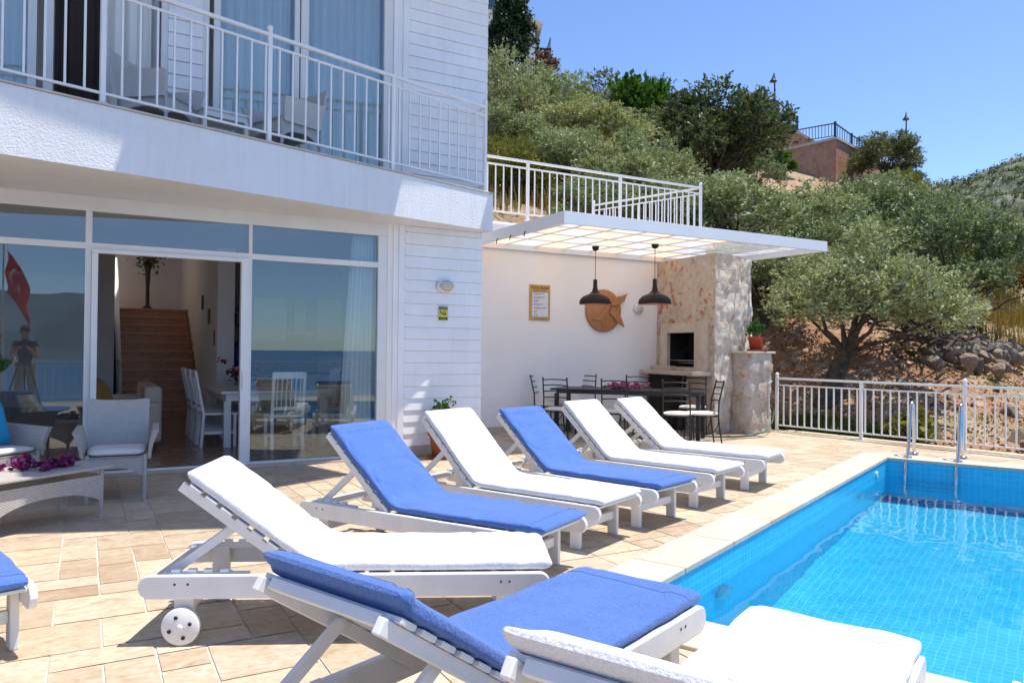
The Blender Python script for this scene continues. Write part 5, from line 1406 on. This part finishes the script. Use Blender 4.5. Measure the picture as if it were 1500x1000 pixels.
flowers('flower_garland', (*at(TL*.55, .0), .78), 34, .40, .22, .10, 'pink_flower', 'pink and white cut flowers strewn on the iron table', 103, .055, green=8)

# ------------------------------------------------------------------ wicker set by the door
def skirt(mb, p, q, z0, z1, rise, th=.02, n=16):
    """woven apron with an arched lower edge"""
    p, q = Vector(p), Vector(q); nrm = Vector((q.y-p.y, -(q.x-p.x), 0)).normalized()*th; A, B_ = [], []
    for i in range(n+1):
        t = i/n; c = p.lerp(q, t); k = 1-abs(2*t-1)**2.6; A.append((c.x, c.y, z0+rise*k)); B_.append((c.x, c.y, z1))
    mb.grid([A, B_], False); mb.grid([[tuple(Vector(a)+nrm) for a in A], [tuple(Vector(b)+nrm) for b in B_]], False); mb.grid([A, [tuple(Vector(a)+nrm) for a in A]], False)
def wicker_chair(label, mat='wicker', cush='cushion_white', w_=.56, name='wicker_armchair', cat='armchair', group=None):
    t = thing(name, (0,0,0), 0, label, cat, group)     # faces +x, w_ = inner width
    m = M[mat]
    for x, y in ((.27, -w_/2+.02), (.27, w_/2-.02), (-.25, -w_/2+.03), (-.25, w_/2-.03)):
        mb = MB(); mb.tube([(x+(.01 if x > 0 else -.04), y, 0), (x, y, .42)], .018, 8); mb.build('leg', m, t, uv=True)
    mb = MB(); skirt(mb, (.28, w_/2-.02, 0), (.28, -w_/2+.02, 0), .20, .40, .10); skirt(mb, (.28, -w_/2+.02, 0), (-.25, -w_/2+.02, 0), .20, .40, .10); skirt(mb, (-.25, w_/2-.02, 0), (.28, w_/2-.02, 0), .20, .40, .10); skirt(mb, (-.25, -w_/2, 0), (-.25, w_/2, 0), .20, .40, .08)
    mb.box((-.25, -w_/2+.02, .39), (.28, w_/2-.02, .405)); mb.build('seat_base', m, t, uv=True)
    mb = MB(); F_, K_ = [], []
    for j in range(13):
        v = j/12; F_.append([]); K_.append([])
        for i in range(17):
            u = i/16*2-1; z = .40 + v*(.47+.015*u*u); x = -.235 - .11*v + .02*u*u; y = u*(w_/2)*(1+.06*v)
            F_[-1].append((x, y, z)); K_[-1].append((x-.028, y, z+.004))
    mb.grid(F_); mb.grid(K_); mb.grid([F_[-1], K_[-1]], False); mb.grid([[r_[0] for r_ in F_], [r_[0] for r_ in K_]], False); mb.grid([[r_[-1] for r_ in F_], [r_[-1] for r_ in K_]], False); mb.build('backrest', m, t, uv=True)
    for s_ in (-1, 1):
        mb = MB(); I_, O_ = [], []
        for j in range(9):
            v = j/8; I_.append([]); O_.append([])
            for i in range(11):
                u = i/10; x = -.25 + .53*u + .035*v*u; z = .38 + v*(.27 - .02*u); fl = .045*v*v
                I_[-1].append((x, s_*(w_/2+.004+fl), z)); O_[-1].append((x, s_*(w_/2+.034+fl*1.35), z))
        mb.grid(I_); mb.grid(O_); mb.grid([I_[-1], O_[-1]], False); mb.grid([[r_[-1] for r_ in I_], [r_[-1] for r_ in O_]], False); mb.grid([I_[0], O_[0]], False); mb.build('arm', m, t, uv=True)
    if cush:
        mb = MB(); G = []
        for i in range(9):
            q = i/8*math.pi; k = math.sin(q)**.3 if 0 < i < 8 else 0; row = []
            for j in range(32):
                a = 2*math.pi*j/32; row.append((.02+math.copysign(abs(math.cos(a))**.3, math.cos(a))*.255*k, math.copysign(abs(math.sin(a))**.3, math.sin(a))*(w_/2-.012)*k, .437-math.cos(q)*.03+.004*fnoise(j*.4, i*.5)))
            G.append(row)
        mb.grid(G, True, True); mb.build('seat_cushion', M[cush], t)
    return t
place(wicker_chair('whole white wicker armchair in front of the open sliding door', w_=.50), (.27, 7.92, 0), R(-94))
place(wicker_chair('wicker armchair cut by the left edge, holding a turquoise cushion', w_=.62), (-.77, 8.28, 0), R(-47))
def pillow(name, loc, rot, sx, sy, th, mat, lab):
    o = None; mb = MB(); G = []
    for sgn in (-1, 1):
        G = []
        for i in range(15):
            u = i/14*2-1; row = []
            for j in range(15):
                v = j/14*2-1; k = ((1-u**4)*(1-v**4))**.5; pinch = 1-.08*(1-abs(u*v)); row.append((u*sx/2*(1-.06*(1-v*v)), v*sy/2*(1-.06*(1-u*u)), sgn*th/2*k))
            G.append(row)
        mb.grid(G)
    o = mb.build(name, M[mat]); o.location = loc; o.rotation_euler = rot; tag(o, lab, 'cushion'); return o
pillow('cushion', (-.80, 8.36, .675), (R(0), R(70), R(-47)), .42, .44, .17, 'turquoise', 'turquoise cushion leaning in the wicker armchair at the left edge')
wt = thing('wicker_table', (-.375, 6.99, 0), R(37), 'low white wicker table with purple flowers on it', 'coffee table')
w2, d2 = .45, .27
for x in (-w2, w2):
    for y in (-d2, d2):
        mb = MB(); mb.tube([(x*.97, y*.94, 0), (x*.97, y*.94, .395)], .017, 8); mb.build('leg', M['wicker'], wt, uv=True)
mb = MB()
for p, q in (((-w2*.97,-d2*.94,0), (w2*.97,-d2*.94,0)), ((w2*.97,-d2*.94,0), (w2*.97,d2*.94,0)), ((w2*.97,d2*.94,0), (-w2*.97,d2*.94,0)), ((-w2*.97,d2*.94,0), (-w2*.97,-d2*.94,0))): skirt(mb, p, q, .13, .345, .10, .016)
mb.build('apron', M['wicker'], wt, uv=True)
mb = MB(); mb.box((-w2-.06, -d2-.04, .397), (w2+.06, d2+.04, .422)); mb.build('tabletop', M['wicker'], wt, uv=True, bevel=.008)
flowers('bougainvillea_bunch', (-.33, 7.03, .424), 20, .30, .14, .07, 'bougainvillea', 'bunch of purple bougainvillea blossoms lying on the wicker table', 107, .06)
# plant trough behind the armchair
t = thing('plant_trough', (-1.02, 9.0, 0), 0, 'dark plant trough with green shoots beside the left glass', 'planter')
mb = MB(); mb.box((-.22, -.14, 0), (.22, .14, .72)); mb.build('trough', M['lamp_black'], t, bevel=.01)
mb = MB(); mb.lathe([(.0,.70), (.11,.70), (.15,.88), (.14,.88), (.12,.8)], 20, (.10, 0, 0)); mb.build('pot', M['terracotta'], t)
rg = np.random.default_rng(111); lb = [(x, y, z+.88, r_) for x, y, z, r_ in lobes(rg, 14, .26, .7, .3)]
mesh_obj('plant', leaf_mesh('plant', fill(rg, lb, 16, 7, .05), .11, M['pot_leaf'], 112, 3.0), t)

# ------------------------------------------------------------------ balcony furniture (floor at 3.52)
wl = 'white wicker balcony chairs'
BF = 3.525
place(wicker_chair('white wicker balcony chair left of the small table, in front of the beige curtain', 'wicker_white', 'cushion_grey', .58, 'balcony_chair', 'balcony chair', wl), (.62, 8.72, BF), R(-38))
place(wicker_chair('white wicker balcony chair right of the small table, its wide back to the railing', 'wicker_white', 'cushion_grey', .62, 'balcony_chair', 'balcony chair', wl), (1.98, 8.92, BF), R(206))
t = thing('balcony_table', (1.24, 8.86, BF), R(15), 'small white table between the two balcony chairs', 'side table')
mb = MB(); mb.box((-.26, -.22, .40), (.26, .22, .43)); mb.build('tabletop', M['white_paint'], t, bevel=.006)
mb = MB(); mb.box((-.24, -.20, .34), (.24, .20, .399)); mb.build('apron', M['white_paint'], t)
for x in (-.23, .23):
    for y in (-.19, .19): mb = MB(); mb.box((x-.02, y-.02, 0), (x+.02, y+.02, .34)); mb.build('leg', M['white_paint'], t)

# ------------------------------------------------------------------ inside the house
FZ = .03
def dining_chair(label):
    t = thing('dining_chair', (0,0,FZ), 0, label, 'chair', 'white dining chairs indoors'); m = M['white_paint']   # faces +x
    for s_ in (-1, 1):
        mb = MB(); mb.bar((-.23, s_*.20, 0), (-.20, s_*.20, .45), .04, .04, (0,1,0)); mb.bar((-.20, s_*.20, .45), (-.31, s_*.20, 1.04), .035, .04, (0,1,0)); mb.build('back_post', m, t, bevel=.004)
        mb = MB(); mb.box((.18, s_*.20-.02, 0), (.22, s_*.20+.02, .44)); mb.build('leg', m, t, bevel=.004)
        mb = MB(); mb.box((-.19, s_*.20-.01, .18), (.18, s_*.20+.01, .22)); mb.build('stretcher', m, t)
    mb = MB(); mb.box((-.22, -.225, .44), (.24, .225, .47)); mb.build('seat', m, t, bevel=.006)
    mb = MB(); mb.bar((-.305, -.2, 1.0), (-.305, .2, 1.0), .022, .09); mb.build('back_rail', m, t, bevel=.004)
    mb = MB(); mb.bar((-.225, -.2, .56), (-.225, .2, .56), .02, .05); mb.build('back_rail', m, t, bevel=.004)
    mb = MB()
    for k in range(6): y = -.15+.06*k; mb.bar((-.226, y, .58), (-.30, y, .97), .024, .012, (0,1,0))
    mb.build('back_slats', m, t); return t
dt = thing('dining_table', (2.35, 11.75, FZ), 0, 'white dining table inside the house with red flowers', 'table')
mb = MB(); mb.box((-.75, -.95, .73), (.75, .95, .765)); mb.build('tabletop', M['white_paint'], dt, bevel=.006)
mb = MB(); mb.box((-.68, -.88, .63), (.68, .88, .729)); mb.build('apron', M['white_paint'], dt)
for x in (-.66, .66):
    for y in (-.86, .86): mb = MB(); mb.box((x-.045, y-.045, 0), (x+.045, y+.045, .63)); mb.build('leg', M['white_paint'], dt, bevel=.004)
dbase = dining_chair('x')
for i, (x, y, a, lab) in enumerate([(1.60, 11.15, 0, 'indoor dining chair nearest the door opening on the stair side of the table'), (1.60, 11.75, 0, 'middle indoor dining chair on the stair side of the table'), (1.60, 12.4, 0, 'indoor dining chair on the stair side of the table, nearest the stairs'),
        (2.2, 13.0, -90, 'indoor dining chair at the far head of the table, under the blue water bottle'), (2.35, 10.45, 90, 'indoor dining chair with its slatted back close to the fixed glass'), (3.2, 11.2, 180, 'indoor dining chair on the kitchen side of the table, nearest the glass'), (3.2, 12.0, 180, 'indoor dining chair on the kitchen side of the table, farther in')]):
    c = dbase if i == 0 else copy_tree(dbase); place(c, (x, y, FZ), R(a), lab)
t = flowers('flower_bowl', (2.15, 12.0, FZ+.90), 30, .26, .22, .18, 'red_flower', 'red flowers in a white bowl on the indoor dining table', 121, .07, green=12)
mb = MB(); mb.lathe([(0, -.134), (.10, -.134), (.16, .02), (.15, .02), (.0, -.05)], 20); mb.build('bowl', M['cushion_white'], t)
t = thing('water_cooler', (2.42, 14.6, FZ), 0, 'water cooler with a blue bottle in the dark inner room', 'water cooler')
mb = MB(); mb.box((-.16, -.16, 0), (.16, .16, .95)); mb.build('stand', M['cabinet'], t, bevel=.02)
mb = MB(); mb.lathe([(0,.951), (.06,.96), (.14,1.05), (.14,1.2), (.13,1.22), (.14,1.25), (.14,1.4), (.10,1.45), (0,1.45)], 20); mb.build('bottle', M['water_bottle'], t)
t = thing('wall_shelf', (2.42, 15.08, FZ+1.75), 0, 'dark wall shelf with jars above the water cooler', 'shelf')
mb = MB(); mb.box((-.22, -.12, 0), (.22, .11, .03)); mb.box((-.22, -.12, .32), (.22, .11, .35)); mb.build('board', M['vase'], t)
mb = MB(); mb.box((-.15, -.08, .031), (.05, .06, .25)); mb.build('jar', M['firebox'], t)
t = thing('indoor_sofa', (.45, 12.2, FZ), R(0), 'beige sofa just inside the left of the open door', 'sofa')
mb = MB(); mb.box((-.45, -.9, .08), (.45, .9, .42)); mb.build('base', M['sofa'], t, bevel=.04)
mb = MB(); mb.box((.25, -.9, .421), (.47, .9, .82)); mb.build('backrest', M['sofa'], t, bevel=.06, seg=4)
mb = MB(); mb.box((-.45, -1.1, .08), (.45, -.905, .62)); mb.build('arm', M['sofa'], t, bevel=.05)
mb = MB(); mb.box((-.45, .905, .08), (.45, 1.1, .62)); mb.build('arm', M['sofa'], t, bevel=.05)
pillow('cushion', (.18, 11.75, .72), (R(5), R(68), R(12)), .5, .55, .24, 'tan_cushion', 'large tan cushion on the sofa inside the open door')
for i, (y, z, lab, mt) in enumerate(((14.1, 1.55, 'lowest small picture on the wall beside the stairs', 'red_ink'), (14.9, 1.95, 'middle small picture on the wall beside the stairs', 'sign_yellow'), (15.8, 2.25, 'highest small picture on the wall beside the stairs', 'red_ink'))):
    t = thing('wall_picture', (1.978, y, z), 0, lab, 'picture', 'small pictures beside the stairs')
    mb = MB(); mb.box((-.02, -.09, -.14), (0, .09, .14)); mb.build('frame', M['vase'], t)
    mb = MB(); mb.box((-.024, -.07, -.12), (-.0201, .07, .12)); mb.build('print', M[mt], t)
rg = np.random.default_rng(131); cc = np.array([0, 0, 1.18]) + rg.normal(size=(260,3))*np.array([.13,.13,.13])
mesh_obj('leaves', leaf_mesh('dry_leaves', cc, .10, M['olive_dark'], 132, 2.2), vs)
t = thing('kitchen_unit', (3.6, 14.85, FZ), 0, 'white kitchen cabinets dimly seen through the fixed glass', 'kitchen unit')
mb = MB(); mb.box((-.85, -.3, 0), (.85, .3, .86)); mb.build('base_cabinet', M['cabinet'], t)
mb = MB(); mb.box((-.87, -.33, .861), (.87, .3, .90)); mb.build('worktop', M['vase'], t)
mb = MB(); mb.box((-.85, -.05, 1.5), (-.25, .3, 2.3)); mb.box((.35, -.05, 1.5), (.85, .3, 2.3)); mb.build('wall_cabinet', M['cabinet'], t)
mb = MB(); mb.prism([(-.25,-.2),(.30,-.2),(.30,.3),(-.25,.3)], 1.6, 1.66); mb.prism([(-.08,0),(.13,0),(.13,.3),(-.08,.3)], 1.661, 2.3); mb.build('cooker_hood', M['steel'], t)
mb = MB(); mb.box((.32, -.2, .901), (.8, .15, 1.2)); mb.build('microwave', M['cabinet'], t)

# ------------------------------------------------------------------ what the glass mirrors: flag, photographer, tripod
t = thing('flag_pole', (-1.62, -1.6, 0), 0, 'red flag with a white crescent and star on a pole by the seaward railing', 'flag')
mb = MB(); mb.tube([(0,0,0), (0,0,3.6)], [.03,.02], 10); mb.ball((0,0,3.62), .04); mb.build('pole', M['white_metal'], t)
def fx(u, v):   # u along the fly, v down the hoist: a flag hanging in folds
    return Vector((.06 + u*.42 + .03*math.sin(v*9), .10*math.sin(u*9+v*2)*(.3+u), 3.5 - v*.95 - u*.72*(.6+.4*u)))
mb = MB(); mb.grid([[fx(i/24, j/16) for j in range(17)] for i in range(25)]); mb.build('cloth', M['red_flag'], t)
mb = MB(); rows_o, rows_i = [], []
for k in range(33):
    a = R(40) + R(280)*k/32; rows_o.append(fx(.36+.16*math.cos(a), .5+.27*math.sin(a))); rows_i.append(fx(.40+.13*math.cos(a), .5+.215*math.sin(a)))
for sg in (-.006, .006):
    mb.grid([[p+Vector((0,sg,0)) for p in rows_o], [p+Vector((0,sg,0)) for p in rows_i]])
star = [fx(.62+(.075 if k % 2 == 0 else .03)*math.cos(R(36*k)), .5+(.125 if k % 2 == 0 else .05)*math.sin(R(36*k))) for k in range(10)]
c = fx(.62, .5)
for sg in (-.006, .006): mb.add([p+Vector((0,sg,0)) for p in star]+[c+Vector((0,sg,0))], [(k, (k+1) % 10, 10) for k in range(10)])
mb.build('emblem', M['flag_white'], t)

def skin_body(name, joints, edges, mat, parent, sub=2):
    names = list(joints); me = bpy.data.meshes.new(name); me.from_pydata([joints[k][0] for k in names], [(names.index(a), names.index(b)) for a, b in edges], [])
    o = bpy.data.objects.new(name, me); COL.objects.link(o); o.parent = parent
    sk = o.modifiers.new('skin', 'SKIN'); sk.use_smooth_shade = True
    for i, k in enumerate(names): q = joints[k][1]; me.skin_vertices[0].data[i].radius = (q, q) if not isinstance(q, tuple) else q
    me.skin_vertices[0].data[0].use_root = True
    s_ = o.modifiers.new('sub', 'SUBSURF'); s_.levels = sub; s_.render_levels = sub; me.materials.append(mat); return o
PH = thing('person', (-1.15, -1.15, 0), R(92), 'person in dark shirt and pale trousers behind a tripod camera, mirrored in the glass', 'person')   # faces +x locally
J = {'pelvis': ((0,0,.95), (.12,.15)), 'waist': ((.02,0,1.10), (.105,.14)), 'chest': ((.06,0,1.32), (.12,.17)), 'neck': ((.12,0,1.50), .055), 'head': ((.17,0,1.60), .075), 'crown': ((.19,0,1.70), .088), 'top': ((.185,0,1.76), .06)}
E = [('pelvis','waist'), ('waist','chest'), ('chest','neck'), ('neck','head'), ('head','crown'), ('crown','top')]
for s_, n in ((1,'l'), (-1,'r')):
    J.update({n+'hip': ((0,s_*.10,.88), .095), n+'knee': ((.03+.04*s_,s_*.12,.48), .062), n+'ankle': ((-.02+.05*s_,s_*.13,.08), .042), n+'toe': ((.15+.05*s_,s_*.15,.03), .035),
              n+'sho': ((.08,s_*.19,1.42), .062), n+'elb': ((.22,s_*.235,1.12), .045), n+'wri': ((.44,s_*.13,1.30), .03), n+'palm': ((.51,s_*.09,1.33), .032)})
    E += [('pelvis',n+'hip'), (n+'hip',n+'knee'), (n+'knee',n+'ankle'), (n+'ankle',n+'toe'), ('chest',n+'sho'), (n+'sho',n+'elb'), (n+'elb',n+'wri'), (n+'wri',n+'palm')]
    for k in range(5):
        dy = s_*(.09-.018*k); q0 = (.53, dy, 1.345+.004*k); q1 = (.57, dy*.8, 1.35+.004*k); q2 = (.585, dy*.6, 1.335)
        J.update({f'{n}f{k}a': (q0, .011), f'{n}f{k}b': (q1, .009), f'{n}f{k}c': (q2, .008)}); E += [(n+'palm', f'{n}f{k}a'), (f'{n}f{k}a', f'{n}f{k}b'), (f'{n}f{k}b', f'{n}f{k}c')]
skin_body('body', J, E, M['skin'], PH)
def sub(keys): return [e for e in E if e[0] in keys and e[1] in keys]
ks = ['waist','chest','lsho','rsho','lelb','relb']; 
JS = {'chest': (J['chest'][0], (.14,.19)), 'waist': (J['waist'][0], (.13,.165)), 'hem': ((0,0,.92), (.14,.165)), 'lsho': (J['lsho'][0], .078), 'rsho': (J['rsho'][0], .078), 'lm': ((.13,.22,1.29), .066), 'rm': ((.13,-.22,1.29), .066), 'col': ((.10,0,1.46), .075)}
skin_body('shirt', JS, [('chest','waist'), ('waist','hem'), ('chest','lsho'), ('chest','rsho'), ('lsho','lm'), ('rsho','rm'), ('chest','col')], M['shirt'], PH)
JT = {'pelvis': ((0,0,.93), (.135,.16)), **{n+k: (J[n+k][0], r_) for n in 'lr' for k, r_ in (('hip', .112), ('knee', .082), ('ankle', .062))}}
skin_body('trousers', JT, [('pelvis',n+'hip') for n in 'lr']+[(n+'hip',n+'knee') for n in 'lr']+[(n+'knee',n+'ankle') for n in 'lr'], M['trousers'], PH)
mb = MB(); mb.ball((.165, 0, 1.73), .105, 16, 12, (1.05,.92,.92)); mb.build('hair', M['hair'], PH)
mb = MB(); mb.ball((.285, 0, 1.655), .02, 8, 6, (1,.7,1.2)); 
for s_ in (-1, 1): mb.ball((.20, s_*.092, 1.67), .025, 8, 6, (.6,.4,1))
mb.build('ear', M['skin'], PH)
t = thing('camera_tripod', (-1.14, -.52, 0), R(90), 'black camera on a tall tripod, seen mirrored in the glass', 'tripod')
for k in range(3):
    a = R(120*k+60); mb = MB(); mb.tube([(.04*math.cos(a), .04*math.sin(a), 1.20), (.42*math.cos(a), .42*math.sin(a), 0)], [.018,.012], 8); mb.build('leg', M['black_metal'], t)
mb = MB(); mb.tube([(0,0,1.1), (0,0,1.38)], .018, 8); mb.ball((0,0,1.38), .035); mb.build('centre_column', M['black_metal'], t)
mb = MB(); mb.box((-.04, -.07, 1.40), (.04, .07, 1.50)); mb.box((-.03, -.03, 1.50), (.03, .03, 1.53)); mb.tube([(.04,0,1.45), (.16,0,1.45)], [.034,.04], 16); mb.build('camera_body', M['lamp_black'], t, bevel=.006)
